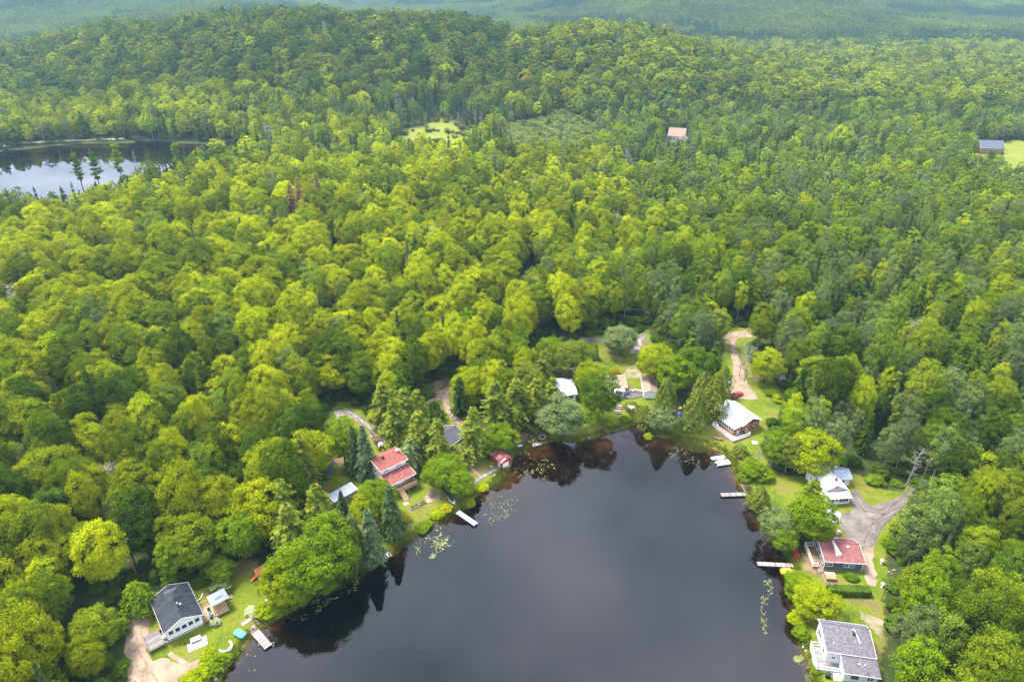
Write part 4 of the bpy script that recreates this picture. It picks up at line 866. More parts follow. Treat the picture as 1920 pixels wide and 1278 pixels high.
def door(root, F, x, z, w=.95, h=2.05, m=None, glass=True):
    P, u, n = F; d = obox(MB(), P, u, n, (x, x + w), (z, z + h), (-.02, .05)).build('door', m or M_TRIM, root)
    if glass: obox(MB(), P, u, n, (x + .2, x + w - .2), (z + h * .5, z + h - .2), (.03, .06)).build('pane', M_GLASS, d)
    obox(MB(), P, u, n, (x + .08, x + .14), (z + h * .44, z + h * .5), (.04, .10)).build('handle', M_STEEL, d); return d
def roof_plane(root, a, b, c, d, m, th=.12, panel=.9, metal=True, trim=None, name='roof'):
    """a-b eave, d-c ridge; panels run from eave to ridge"""
    a, b, c, d = map(Vector, (a, b, c, d)); r = MB().slab([a, b, c, d], th).build(name, m, root)
    if metal:
        L = (b - a).length; k = max(2, round(L / panel)); nn = (b - a).cross(d - a).normalized(); nn = nn if nn.z > 0 else -nn
        for i in range(k):
            f0, f1 = i / k, (i + 1) / k; g = .05 / L
            q = [a.lerp(b, f0 + g), a.lerp(b, f1 - g), d.lerp(c, f1 - g), d.lerp(c, f0 + g)]; q = [p + nn * .035 for p in q]
            p = MB().slab(q, .03).build('roof_panel', m, r)
            s0, s1 = a.lerp(b, f1), d.lerp(c, f1)
            if i < k - 1: MB().tube([s0 + nn * .05, s1 + nn * .05], .035, 4).build('roof_seam', m, r)
    return r
def gable(root, W, D, he, hr, ridge='y', ov=.4, z0=.0, wall=None, roof=None, trim=None, metal=True, rx=.5, panel=.9, base=True, x0=0, y0=0, rname='roof', found=.35):
    trim = trim or M_TRIM
    f = (lambda a, b, z: (x0 + a, y0 + b, z)) if ridge == 'y' else (lambda a, b, z: (x0 + b, y0 + a, z))
    A, B = (W, D) if ridge == 'y' else (D, W); zb = z0 + found
    dv = (0, .14, 0) if ridge == 'y' else (.14, 0, 0)
    pent = [(0, zb), (A, zb), (A, he), (A * rx, hr), (0, he)]
    MB().prism([f(a, 0, z) for a, z in pent], dv).build('wall', wall, root)
    MB().prism([f(a, B - .14, z) for a, z in pent], dv).build('wall', wall, root)
    for a in (0, A - .14):
        p, q = f(a, .14, zb), f(a + .14, B - .14, he - .01); MB().box(min(p[0], q[0]), max(p[0], q[0]), min(p[1], q[1]), max(p[1], q[1]), zb, he - .01).build('wall', wall, root)
    if base:
        p, q = f(.05, .05, 0), f(A - .05, B - .05, 0); MB().box(p[0], q[0], p[1], q[1], -.6, zb - .005).build('foundation', M_BLOCK, root)
    s1 = (hr - he) / (A * rx); s2 = (hr - he) / (A * (1 - rx)); up = .13
    e1, e2 = he - s1 * ov + up, he - s2 * ov + up; hh = hr + up
    roof_plane(root, f(-ov, -ov, e1), f(-ov, B + ov, e1), f(A * rx, B + ov, hh), f(A * rx, -ov, hh), roof, metal=metal, panel=panel, name=rname)
    roof_plane(root, f(A + ov, -ov, e2), f(A + ov, B + ov, e2), f(A * rx + .003, B + ov, hh), f(A * rx + .003, -ov, hh), roof, metal=metal, panel=panel, name=rname)
    MB().prism([f(A * rx - .16, -ov - .02, hh - s1 * .16 + .06), f(A * rx, -ov - .02, hh + .10), f(A * rx + .16, -ov - .02, hh - s2 * .16 + .06)], [q * (B + 2 * ov + .04) for q in ((0, 1, 0) if ridge == 'y' else (1, 0, 0))]).build('ridge_cap', roof, root)
    for b in (-ov - .05, B + ov + .003):       # barge boards
        m = MB(); w = (0, .045, 0) if ridge == 'y' else (.045, 0, 0)
        m.prism([f(-ov, b, e1 - .16), f(A * rx, b, hh - .16), f(A * rx, b, hh + .015), f(-ov, b, e1 + .015)], w)
        m.prism([f(A * rx, b, hh - .16), f(A + ov, b, e2 - .16), f(A + ov, b, e2 + .015), f(A * rx, b, hh + .015)], w); m.build('barge_board', trim, root)
    for a, e in ((-ov - .05, e1), (A + ov + .003, e2)):
        p, q = f(a, -ov, 0), f(a + .045, B + ov, 0); MB().box(p[0], q[0], p[1], q[1], e - .17, e + .01).build('fascia', trim, root)
def planks(parent, x0, x1, y0, y1, z, m, along='x', w=.3, th=.05, name='plank', gap=.05):
    """boards laid side by side; every board its own object on shared mesh data"""
    L = (y1 - y0) if along == 'x' else (x1 - x0); k = max(2, round(L / w)); w = L / k
    me = (MB().box(x0, x1, 0, w - gap, -th, 0) if along == 'x' else MB().box(0, w - gap, y0, y1, -th, 0)).mesh(name, m)
    for i in range(k):
        o = bpy.data.objects.new(name, me); o.parent = parent; COL.objects.link(o)
        jz = z + ((i * 37) % 7 - 3) * .003
        o.location = (0, y0 + i * w, jz) if along == 'x' else (x0 + i * w, 0, jz)
def railing(root, pts, z, m, h=.95, step=.35, name='railing'):
    b = MB(); b2 = MB()
    for p, q in zip(pts, pts[1:]):
        p = Vector((*p, z)); q = Vector((*q, z)); d = (q - p); L = d.length; d.normalize(); n = Vector((-d.y, d.x, 0))
        for zz_ in (.12, h): obox(b, p, d, n, (0, L), (zz_ - .04, zz_ + .04), (-.04, .04))
        k = max(1, int(L / step))
        for i in range(1, k): obox(b, p, d, n, (L * i / k - .025, L * i / k + .025), (.12, h), (-.02, .02))
    r = b.build(name, m, root)
    for p in pts: MB().box(p[0] - .06, p[0] + .06, p[1] - .06, p[1] + .06, z - .02, z + h + .1).build('post', m, root)
    return r
def steps(root, x0, x1, y0, dirv, z1, n, m, run=.28, name='step'):
    rise = z1 / n
    for i in range(n):
        z = z1 - rise * (i + 1) + rise; d0, d1 = run * i, run * (i + 1); dx, dy = dirv
        if dy: MB().box(x0, x1, min(y0 + dy * d0, y0 + dy * d1), max(y0 + dy * d0, y0 + dy * d1), -.3, z - rise * .5 - .001 * i).build(name, m, root)
        else: MB().box(min(x0 + dx * d0, x0 + dx * d1), max(x0 + dx * d0, x0 + dx * d1), y0, y0 + x1, -.3, z - rise * .5).build(name, m, root)
def thing(name, x, y, deg, label, cat, group=None, dz=0.0): return empty(name, (x, y, hz(x, y) + dz), R_(deg), label, cat, group)
def thing_px(name, u, v, deg, label, cat, group=None, dz=0.0):
    p = at(u, v); return empty(name, (p.x, p.y, p.z + dz), R_(deg), label, cat, group)
def legs(root, pts, z0, z1, m, r=.05):
    for x, y in pts: MB().box(x - r, x + r, y - r, y + r, z0, z1).build('leg', m, root)

def ruts(pts, gauge=1.5, w=.42, m=None):
    c = np.array([flat(u, v, 1.2) for u, v in pts]); out = []
    for sgn in (-1, 1):
        q = []
        for i in range(len(c)):
            t = c[min(i + 1, len(c) - 1)] - c[max(i - 1, 0)]; t = t / np.hypot(*t); q.append(c[i] + np.array([-t[1], t[0]]) * sgn * gauge / 2)
        q = np.array(q); L, Rr = [], []
        for i in range(len(q)):
            t = q[min(i + 1, len(q) - 1)] - q[max(i - 1, 0)]; t = t / np.hypot(*t); n_ = np.array([-t[1], t[0]]) * w / 2; L.append(q[i] + n_); Rr.append(q[i] - n_)
        sheet('wheel_rut', np.array(L + Rr[::-1]), m or M_RUT, .12, world=True, rag=.07, cell=.7)
M_RUT = mat('rut_earth', (.17, .13, .095), (.27, .20, .15), .9, .95, .2, spec=.1, detail=7)
M_RUT2 = mat('rut_gravel', (.085, .074, .070), (.15, .128, .118), .7, .95, .2, spec=.1, detail=7)
ruts(z4([(1405, 110), (1412, 190), (1445, 290), (1485, 390), (1490, 520)])); ruts(z3([(425, 345), (355, 420), (375, 500), (430, 580), (500, 655)])); ruts(z5([(1900, 500), (1800, 660), (1660, 790), (1530, 900), (1470, 1060)]), m=M_RUT2); ruts(z5([(1760, 690), (1600, 770), (1450, 740), (1380, 640)]), m=M_RUT2); ruts([(243, 1165), (250, 1220), (275, 1262), (300, 1300)]); ruts(z2([(370, 270), (450, 258), (560, 320), (680, 430), (740, 510)]), m=M_RUT2)
# ---- the black-roofed cottage and its yard
h = thing('cottage', -66.7, 89.7, 38.5, 'white cottage with a black metal gable roof and a row of five windows', 'cottage', dz=-.1)
gable(h, 6.6, 9.6, 3.2, 4.75, 'y', .4, 0, M_WHITE, M_BLACKR, found=.75, panel=.8)
F = face(6.6, 9.6, 'f')
for i in range(5): window(h, F, .42 + i * 1.22, 1.75, .86, 1.0, cols=1)
obox(MB(), *F, (.1, 6.5), (.76, .98), (.004, .05)).build('skirt_board', M_TRIM, h)
window(h, face(6.6, 9.6, 'r'), 1.2, 1.6, 1.0, 1.1); window(h, face(6.6, 9.6, 'r'), 6.2, 1.6, 1.0, 1.1); door(h, face(6.6, 9.6, 'r'), 3.6, .8); window(h, face(6.6, 9.6, 'l'), 2.5, 1.6, 1.0, 1.1); door(h, face(6.6, 9.6, 'l'), 7.4, .8)
a = MB().cyl(3.3, 5.6, 4.6, 7.4, .04, n=6).build('antenna_mast', M_ALU, h)
b = MB(); b.tube([(2.2, 5.6, 7.2), (4.4, 5.6, 7.2)], .03, 4)
for i in range(9): b.tube([(2.25 + i * .26, 5.6 - .75 + i * .05, 7.2), (2.25 + i * .26, 5.6 + .75 - i * .05, 7.2)], .018, 4)
b.tube([(3.3, 5.2, 6.6), (4.3, 6.1, 6.9)], .02, 4); b.build('antenna', M_ALU, a)
b = MB().cyl(3.55, 3.4, 4.4, 5.5, .11).build('chimney_pipe', M_ALU, h); MB().cyl(3.55, 3.4, 5.5, 5.62, .2, .1).build('cap', M_ALU, b)
b = MB().cyl(4.0, 3.1, 4.2, 5.2, .09).build('chimney_pipe', M_ALU, h); MB().cyl(4.0, 3.1, 5.2, 5.3, .18, .09).build('cap', M_TRIM, b)
d = thing('deck', -69.1, 86.9, 41, 'weathered grey side deck at the driveway end of the black-roofed cottage', 'deck')
planks(d, 0, 3.0, 0, 4.3, .85, M_GWOOD, 'x', .33); MB().box(.05, 2.95, .05, 4.25, .62, .79).build('frame', M_GWOOD, d); legs(d, [(.1, .1), (2.9, .1), (.1, 4.2), (2.9, 4.2), (.1, 2.1), (2.9, 2.1)], -.4, .62, M_GWOOD)
railing(d, [(0.06, 4.2), (0.06, .06), (2.94, .06)], .86, M_GWOOD); steps(d, 3.02, 1.2, .3, (1, 0), .8, 4, M_GWOOD)
b = MB(); b.tube([(-.3, 4.35, .9), (.3, 4.6, 1.0), (1.2, 6.6, 1.0)], .05, 5); b.build('hand_rail', M_WOOD, d)
c = thing('storage_box', -67.7, 89.6, 40, 'small white storage box on the weathered grey deck', 'box', dz=.85); MB().box(0, .7, 0, .5, 0, .5).build('body', M_TRIM, c); MB().box(-.03, .73, -.03, .53, .5, .56).build('lid', M_WHITE, c)
c = thing('cooler', -69.7, 91.9, 40, 'bright red cooler beside the grey deck steps', 'cooler', dz=.0); MB().box(0, .8, 0, .55, 0, .6).build('body', M_REDP, c); MB().box(-.03, .83, -.03, .58, .6, .68).build('lid', M_REDP, c)
d = thing('deck', -61.4, 93.8, 40, 'light wooden deck under the grey gazebo of the black-roofed cottage', 'deck')
planks(d, 0, 5.1, 0, 4.5, .7, M_WOOD, 'x', .32); MB().box(.05, 5.05, .05, 4.45, .45, .64).build('frame', M_WOOD, d); legs(d, [(.1, .1), (2.6, .1), (5.0, .1), (.1, 4.4), (2.6, 4.4), (5.0, 4.4)], -.4, .45, M_WOOD)
railing(d, [(.06, .06), (2.4, .06)], .71, M_GWOOD); railing(d, [(.4, 4.44), (5.04, 4.44), (5.04, 2.6)], .71, M_WOOD)
for i in range(6): MB().box(5.12 + i * .3, 5.40 + i * .3, 3.1, 4.3, -.3, .62 - i * .1).build('ramp_board', M_BWOOD, d)
g = thing('gazebo', -60.2, 96.2, 40, 'grey hard-top gazebo with a raised vent standing on the light wooden deck', 'gazebo', dz=.7)
legs(g, [(.1, .1), (3.0, .1), (.1, 2.7), (3.0, 2.7)], 0, 2.1, M_STEEL)
def hip(root, x0, x1, y0, y1, z0, z1, ins, m, nm='roof'):
    a = [(x0, y0, z0), (x1, y0, z0), (x1, y1, z0), (x0, y1, z0)]; b_ = [(x0 + ins, y0 + ins, z1), (x1 - ins, y0 + ins, z1), (x1 - ins, y1 - ins, z1), (x0 + ins, y1 - ins, z1)]
    return MB().loft([a, b_]).build(nm, m, root)
rf = hip(g, -.2, 3.3, -.2, 3.0, 2.1, 2.75, 1.0, M_GROOF); hip(rf, .65, 2.45, .65, 2.15, 2.82, 3.1, .45, M_GROOF, 'vent_roof')
for i, (x, y) in enumerate([(.8, .8), (2.0, .6), (1.5, 1.8)]):
    c = thing('patio_chair', -61.3 + x * .5 * i, 96.0 - .5 * i, 40 + 70 * i, ('black patio chair on the light wooden deck', 'teal patio chair on the light wooden deck', 'dark patio chair under the grey gazebo')[i], 'chair', dz=.7); mm_ = (M_BLACK, M_TEAL, M_STEEL)[i]
    MB().box(0, .55, 0, .55, .38, .45).build('seat', mm_, c); MB().box(0, .55, .5, .57, .45, .95).build('backrest', mm_, c); legs(c, [(.05, .05), (.5, .05), (.05, .5), (.5, .5)], 0, .38, mm_, .025)
c = thing('well_house', -62.6, 104.0, 36, 'small brown well house with a white flat roof on the lawn', 'shed'); MB().box(0, 1.7, 0, 1.3, -.2, 1.2).build('wall', M_BARN, c); MB().slab([(-.2, -.2, 1.3), (1.9, -.2, 1.3), (1.9, 1.5, 1.45), (-.2, 1.5, 1.45)], .08).build('roof', M_TRIM, c); obox(MB(), (0, 0, 0), (1, 0, 0), (0, -1, 0), (.4, 1.1), (.1, 1.0), (0, .04)).build('door', M_BWOOD, c)
b = MB(); b.tube([at(z1([(705, 468)])[0][0], z1([(705, 468)])[0][1]) + Vector((0, 0, .15)), at(*z1([(755, 440)])[0]) + Vector((0, 0, .15)), at(*z1([(770, 395)])[0]) + Vector((0, 0, .15))], .09, 6); tag(b.build('drain_pipe', M_TRIM), 'white drain pipe bent across the lawn behind the cottage', 'pipe')
c = thing('playhouse', -54.4, 105.4, 40, 'orange-roofed playhouse with a white side half hidden under the maple', 'playhouse')
MB().box(0, 2.6, 0, 1.8, .0, 1.5).build('wall', M_TRIM, c); gable(c, 2.6, 1.8, 1.5, 2.2, 'x', .25, 0, M_TRIM, M_ORNG, M_ORNG, metal=False, base=False, found=.02); MB().slab([(-1.5, .2, .15), (-1.5, .9, .15), (-.05, .9, 1.0), (-.05, .2, 1.0)], .06).build('slide', M_ORNG, c); window(c, face(2.6, 1.8, 'f'), .9, .6, .7, .6, M_ORNG)
c = thing('stone_patio', *at(*z1([(640, 925)])[0])[:2], 30, 'square patio of pale concrete pavers on the lakeside lawn', 'patio')
me = MB().box(0, .44, 0, .44, -.1, .05).mesh('paver', M_BLOCK)
for i in range(7):
    for j in range(5):
        o = bpy.data.objects.new('paver', me); o.parent = c; o.location = (i * .52, j * .52, ((i * 5 + j * 3) % 4) * .006); o.rotation_euler = (0, 0, ((i * 7 + j * 11) % 5 - 2) * .02); COL.objects.link(o)
c = thing('bench', *at(*z1([(665, 850)])[0])[:2], 32, 'white garden bench on the paver patio', 'bench', dz=.05); MB().box(0, 1.9, 0, .5, .38, .45).build('seat', M_TRIM, c); MB().box(0, 1.9, .5, .56, .45, .9).build('backrest', M_TRIM, c); legs(c, [(.1, .05), (1.8, .05), (.1, .45), (1.8, .45)], 0, .38, M_TRIM)
def hull(root, L, Wd, h_, m, name='hull', flat_=.3, open_=True):
    S = []
    for i in range(9):
        f = i / 8; w = Wd / 2 * max(.04, math.sin(math.pi * (.04 + .92 * f)) ** .6); z = h_ * .35 * (2 * f - 1) ** 2
        S.append([(L * f, -w, h_ + z), (L * f, -w * .8, h_ * .35 + z * .8), (L * f, -w * flat_, z * .7), (L * f, w * flat_, z * .7), (L * f, w * .8, h_ * .35 + z * .8), (L * f, w, h_ + z), (L * f, w * .82, h_ + z + .001), (L * f, w * .5, h_ * .3 + z if open_ else h_ + z + .06), (L * f, -w * .5, h_ * .3 + z if open_ else h_ + z + .06), (L * f, -w * .82, h_ + z + .001)])
    return MB().loft(S).build(name, m, root, True)
def paddle_boat(x, y, deg, label, m1, m2, dz=0.0):
    c = thing('paddle_boat', x, y, deg, label, 'boat', dz=dz); S = []
    for L0, w in ((0, .5), (.25, .7), (2.0, .75), (2.4, .55)): S.append([(L0, -w, .55), (L0, -w * .85, .0), (L0, w * .85, .0), (L0, w, .55)])
    MB().loft(S).build('hull', m1, c); 
    for s in (-.35, .35):
        MB().box(.9, 1.4, s - .26, s + .26, .56, .66).build('seat', m2, c); MB().box(.75, .9, s - .26, s + .26, .56, 1.0).build('backrest', m2, c)
    MB().tube([(1.7, -.6, .55), (1.7, -.6, 1.0)], .04, 6).build('lever', M_STEEL, c); return c
p = at(*z1([(1065, 745)])[0]); paddle_boat(p.x, p.y, -28, 'turquoise paddle boat pulled up on the lawn by the pink dock', M_TEAL, mat('pale_teal', (.25, .62, .68)))
c = thing('stone_bench', *at(*z1([(975, 880)])[0])[:2], 20, 'curved white stone bench on the bank', 'bench')
for i in range(9):
    a0 = 3.5 + i * .42; MB().prism([(r * math.cos(q), r * math.sin(q), -.1) for r, q in ((1.0, a0), (1.35, a0), (1.35, a0 + .38), (1.0, a0 + .38))], (0, 0, .5 + .04 * (i % 3))).build('stone', M_STONE if i % 4 == 3 else M_WHITE, c)
def dock(name, x, y, deg, L, Wd, label, m, z=.42, w=.42, piles=True, floats=False, pm=None):
    d = empty(name, (x, y, 0), R_(deg), label, 'dock')
    planks(d, 0, L, 0, Wd, z, m, 'y', w); MB().box(.02, L - .02, .04, .16, z - .24, z - .055).build('beam', pm or M_GWOOD, d); MB().box(.02, L - .02, Wd - .16, Wd - .04, z - .24, z - .055).build('beam', pm or M_GWOOD, d)
    k = max(2, int(L / 2.4))
    for i in range(k + 1):
        for yy in (.1, Wd - .1): MB().cyl(.1 + (L - .2) * i / k, yy, -1.6, z - .06, .07, n=6).build('pile', pm or M_BWOOD, d)
    return d
dock('dock', -53.1, 93.5, -43, 7.2, 1.6, 'pinkish plank dock at the end of the black-roofed cottage lawn', M_PWOOD)
c = thing('stepping_stones', -53.6, 94.2, -43, 'row of white stepping stones leading to the pink dock', 'stones')
for i in range(5): MB().box(-.6, .0, i * .5 - .4, i * .5, -.15, .1).build('stone', M_WHITE, c)
c = thing('cargo_trailer', *at(243, 1290)[:2], -35, 'red trailer with white rails parked at the end of the sandy driveway', 'trailer'); MB().box(0, 2.6, 0, 1.4, .45, .95).build('body', M_BARN, c); railing(c, [(0, 1.36), (2.6, 1.36), (2.6, .04)], .95, M_TRIM, .3, .6, 'rail')
for x in (.8, 1.5):
    for y in (-.12, 1.4): MB().tube([(x, y, .3), (x, y + .12, .3)], .3, 10).build('wheel', M_BLACK, c)

# ---- the red-roofed two-storey house
h = thing('house', -30.3, 131.5, 40, 'beige two-storey house with stepped red roofs and a clerestory strip', 'house', dz=-.2)
W_, D1, D2 = 7.3, 3.5, 9.2
MB().prism([(0, .0, .2), (0, D1, .2), (0, D1, 4.9), (0, 0, 4.2)], (.14, 0, 0)).build('wall', M_BEIGE, h); MB().prism([(W_ - .14, .0, .2), (W_ - .14, D1, .2), (W_ - .14, D1, 4.9), (W_ - .14, 0, 4.2)], (.14, 0, 0)).build('wall', M_BEIGE, h)
for x in (0, W_ - .14): MB().prism([(x, D1 + .003, .2), (x, D2, .2), (x, D2, 6.5), (x, 7.2, 7.3), (x, D1 + .003, 6.5)], (.14, 0, 0)).build('wall', M_BEIGE, h)
MB().box(.14, W_ - .14, D2 - .14, D2, .2, 6.5).build('wall', M_BEIGE, h); MB().box(.14, W_ - .14, 1.1, 1.24, .2, 4.4).build('wall', M_BEIGE, h); MB().box(.145, W_ - .145, D1, D1 + .14, 4.6, 6.45).build('clerestory', M_TRIM, h)
MB().box(.05, W_ - .05, .05, D2 - .05, -.6, .195).build('foundation', M_BLOCK, h)
roof_plane(h, (-.3, -.55, 4.2), (W_ + .3, -.55, 4.2), (W_ + .3, D1, 5.05), (-.3, D1, 5.05), M_REDR, .14, metal=False); roof_plane(h, (-.35, D1 - .5, 6.55), (W_ + .35, D1 - .5, 6.55), (W_ + .35, 7.2, 7.45), (-.35, 7.2, 7.45), M_REDR, .14, metal=False); roof_plane(h, (-.35, D2 + .4, 6.55), (W_ + .35, D2 + .4, 6.55), (W_ + .35, 7.203, 7.45), (-.35, 7.203, 7.45), M_REDR, .14, metal=False)
MB().box(-.3, W_ + .3, -.6, -.55, 3.98, 4.2).build('fascia', M_TRIM, h); MB().box(-.35, W_ + .35, D1 - .55, D1 - .5, 6.33, 6.55).build('fascia', M_TRIM, h)
for x in (-.36, W_ + .32): MB().prism([(x, -.55, 4.02), (x, D1, 4.88), (x, D1, 5.06), (x, -.55, 4.21)], (.05, 0, 0)).build('barge_board', M_TRIM, h)
for x in (-.4, W_ + .36): MB().prism([(x, D1 - .5, 6.37), (x, 7.2, 7.27), (x, D2 + .4, 6.37), (x, D2 + .4, 6.56), (x, 7.2, 7.47), (x, D1 - .5, 6.56)], (.05, 0, 0)).build('barge_board', M_TRIM, h)
FC = ((0, D1, 0), (1, 0, 0), (0, -1, 0))
for x in (.9, 1.4, 1.9, 4.4, 4.9, 5.4): window(h, FC, x, 5.45, .34, .5, cols=1, t=.05)
FP = ((0, 1.1, 0), (1, 0, 0), (0, -1, 0)); window(h, FP, .6, 2.4, 1.6, 1.2); window(h, FP, 4.9, 2.4, 1.6, 1.2); door(h, FP, 2.9, 1.9, 1.7, 2.05); window(h, ((0, D2, 0), (0, -1, 0), (-1, 0, 0)), 6.6, 2.6, 1.0, 1.1); window(h, ((0, D2, 0), (0, -1, 0), (-1, 0, 0)), 2.4, 4.2, 1.0, 1.1)
MB().box(2.2, 2.75, 6.2, 6.75, 6.6, 8.0).build('chimney', M_STEEL, h)
b = MB().cyl(6.7, 6.6, 7.3, 7.8, .03, n=5).build('dish_mast', M_ALU, h); MB().lathe([(.05, 0), (.25, .06), (.4, .18)], 12, (6.7, 6.5, 7.75)).build('satellite_dish', M_TRIM, b)
for x, y in ((1.8, 2.2), (5.0, 2.6)): MB().cyl(x, y, 4.7, 5.1, .07).build('vent_pipe', M_TRIM, h)
d = thing('deck', -30.3, 131.5, 40, 'raised wooden porch deck with stairs in front of the red-roofed house', 'deck', dz=-.2)
planks(d, 1.9, 7.2, -1.5, 1.05, 1.75, M_WOOD, 'x', .3); MB().box(1.95, 7.15, -1.45, 1.0, 1.5, 1.69).build('frame', M_WOOD, d); legs(d, [(2.0, -1.4), (4.6, -1.4), (7.1, -1.4)], -.3, 1.5, M_WOOD); railing(d, [(3.4, -1.45), (7.15, -1.45), (7.15, 1.0)], 1.76, M_WOOD)
for i in range(8): MB().box(2.05, 3.3, -1.55 - i * .3 - .28, -1.55 - i * .3, 1.45 - i * .2, 1.52 - i * .2).build('step', M_WOOD, d)
for x in (2.0, 3.3): MB().prism([(x, -1.5, 1.5), (x, -3.95, -.1), (x, -3.95, .15), (x, -1.5, 1.72)], (.05, 0, 0)).build('stringer', M_WOOD, d)
railing(d, [(2.0, -1.52), (2.0, -1.6)], 1.76, M_WOOD)
c = thing('canopy_tent', *at(*z2([(1065, 855)])[0])[:2], 40, 'black pointed canopy tent beside the red-roofed house', 'tent'); legs(c, [(.1, .1), (3.0, .1), (.1, 3.0), (3.0, 3.0)], -.2, 2.1, M_STEEL, .04); MB().add([(-.1, -.1, 2.1), (3.2, -.1, 2.1), (3.2, 3.2, 2.1), (-.1, 3.2, 2.1), (1.55, 1.55, 3.2), (-.1, -.1, 1.85), (3.2, -.1, 1.85), (3.2, 3.2, 1.85), (-.1, 3.2, 1.85)], [(0, 1, 4), (1, 2, 4), (2, 3, 4), (3, 0, 4), (0, 5, 6, 1), (1, 6, 7, 2), (2, 7, 8, 3), (3, 8, 5, 0)]).build('canopy', M_BLACK, c)
for s in ((.05, .05, 0), (3.0, .05, 0)): MB().box(s[0], s[0] + .06, .1, 3.0, .1, 1.9).build('side_curtain', M_BLACK, c)
def wheels(root, xs, ys, r=.33, w=.22):
    for x in xs:
        for y in ys:
            q = MB().tube([(x, y - w / 2, r), (x, y + w / 2, r)], r, 14).build('wheel', M_BLACK, root); MB().tube([(x, y - w / 2 - .012, r), (x, y + w / 2 + .012, r)], r * .58, 10).build('rim', M_ALU, q)
c = thing('pickup_truck', *at(*z2([(765, 605)])[0])[:2], 118, 'dark red pickup truck loaded with white and blue bundles on the gravel drive', 'truck')
prof = [(-.05, .45), (-.05, .95), (3.35, .97), (3.4, 1.05), (5.0, 1.0), (5.1, .5)]
MB().prism([(x, -.9, z) for x, z in prof], (0, 1.8, 0)).build('body', M_WINE, c); MB().loft([[(1.9, -.82, .96), (3.6, -.82, 1.02), (3.6, .82, 1.02), (1.9, .82, .96)], [(2.1, -.7, 1.6), (3.1, -.7, 1.6), (3.1, .7, 1.6), (2.1, .7, 1.6)]]).build('cab_windows', M_GLASS, c); MB().slab([(2.06, -.72, 1.66), (3.12, -.72, 1.66), (3.12, .72, 1.66), (2.06, .72, 1.66)], .07).build('cab_roof', M_WINE, c); wheels(c, (.95, 4.15), (-.82, .82), .36)
for y in (-.7, .7): MB().box(5.06, 5.12, y - .18, y + .18, .68, .86).build('headlight', M_TRIM, c)
L_ = thing('load', *at(*z2([(765, 605)])[0])[:2], 118, 'white and blue wrapped bundles in the bed of the dark red pickup', 'bundles', dz=.97)
for i, (x, y, m) in enumerate([(.1, -.6, M_TRIM), (.1, .1, M_TRIM), (.9, -.6, M_TRIM), (.9, .15, M_BLUE), (.5, -.2, M_TRIM)]): MB().lathe([(.1, 0), (.42, .08), (.45, .35), (.3, .55), (.08, .6)], 9, (x + .35, y + .25, .0 if i < 4 else .3)).build('bundle', m, L_, True)
s = thing('shed', -43.0, 127.6, 46, 'brown shed with a grey galvanised lean-to roof below the blue tarps', 'shed')
MB().box(0, 6.4, 0, 2.4, -.4, 2.1).build('wall', M_BWOOD, s); roof_plane(s, (-.3, -.4, 2.15), (6.7, -.4, 2.15), (6.7, 2.7, 2.6), (-.3, 2.7, 2.6), M_GROOF, .06, .8); door(s, face(6.4, 2.4, 'f'), 2.4, .1, 1.1, 1.8, M_GWOOD, False); window(s, face(6.4, 2.4, 'f'), 4.4, .9, .8, .7)
def tarp(u, v, L, Wd, hh, label, m=None, seed=0):
    p = at(u, v); rg = np.random.default_rng(seed); n = 9; V_ = []
    for i in range(n):
        for j in range(n):
            x, y = (i / (n - 1) - .5), (j / (n - 1) - .5); e = max(abs(x), abs(y)) * 2
            V_.append((x * L * (1 + .08 * rg.normal()), y * Wd * (1 + .08 * rg.normal()), hh * max(0, 1 - e ** 3) * (.75 + .4 * rg.random()) + .03 - (.1 if e > .95 else 0)))
    b = MB(); b.add(V_, [(i * n + j, (i + 1) * n + j, (i + 1) * n + j + 1, i * n + j + 1) for i in range(n - 1) for j in range(n - 1)])
    o = b.build('tarp', m or M_BLUE, None, True, p, seed); tag(o, label, 'tarp'); return o
for i, (q, L0, w0, h0, lb) in enumerate([((285, 725), 2.4, 1.2, .8, 'long blue tarp draped over a woodpile beside the golden-topped maple'), ((285, 812), 1.4, 1.2, .7, 'small blue tarp heap on the grass above the grey metal shed'), ((548, 858), 1.9, 1.5, 1.0, 'bright blue tarp bundle at the foot of the dark spruce'), ((505, 862), 1.1, .8, .6, 'little blue tarp heap next to the bright blue bundle'), ((235, 688), .9, .8, .7, 'blue barrel-sized tarp under the golden-topped maple'), ((290, 765), 1.6, .7, .4, 'flat blue tarp strip lying on the bare earth')]): tarp(*z2([q])[0], L0, w0, h0, lb, None, i + 3)
tarp(*z2([(460, 750)])[0], 2.0, 1.2, .9, 'black tarp over a machine beside the bare earth track', M_BLACK, 21)
def picnic(u, v, deg, label, m):
    c = thing_px('picnic_table', u, v, deg, label, 'table')
    for i in range(5): MB().box(0, 1.9, i * .16, i * .16 + .14, .72, .77).build('top_board', m, c)
    for y in (-.5, 1.0): MB().box(0, 1.9, y, y + .28, .42, .46).build('seat', m, c)
    for x in (.25, 1.6):
        MB().prism([(x, -.5, 0), (x, -.38, 0), (x, .35, .72), (x, .2, .72)], (.07, 0, 0)).build('leg', m, c); MB().prism([(x, 1.28, 0), (x, 1.16, 0), (x, .43, .72), (x, .58, .72)], (.07, 0, 0)).build('leg', m, c); MB().box(x + .005, x + .06, -.45, 1.22, .36, .42).build('cross_bar', m, c)
    return c
picnic(*z2([(1200, 1045)])[0], 35, 'grey picnic table on the bare patch of the fenced lawn', M_GWOOD)
sheet('bare_earth', z2([(1140, 1030), (1230, 990), (1310, 1010), (1300, 1060), (1190, 1080)]), M_SAND, .05)
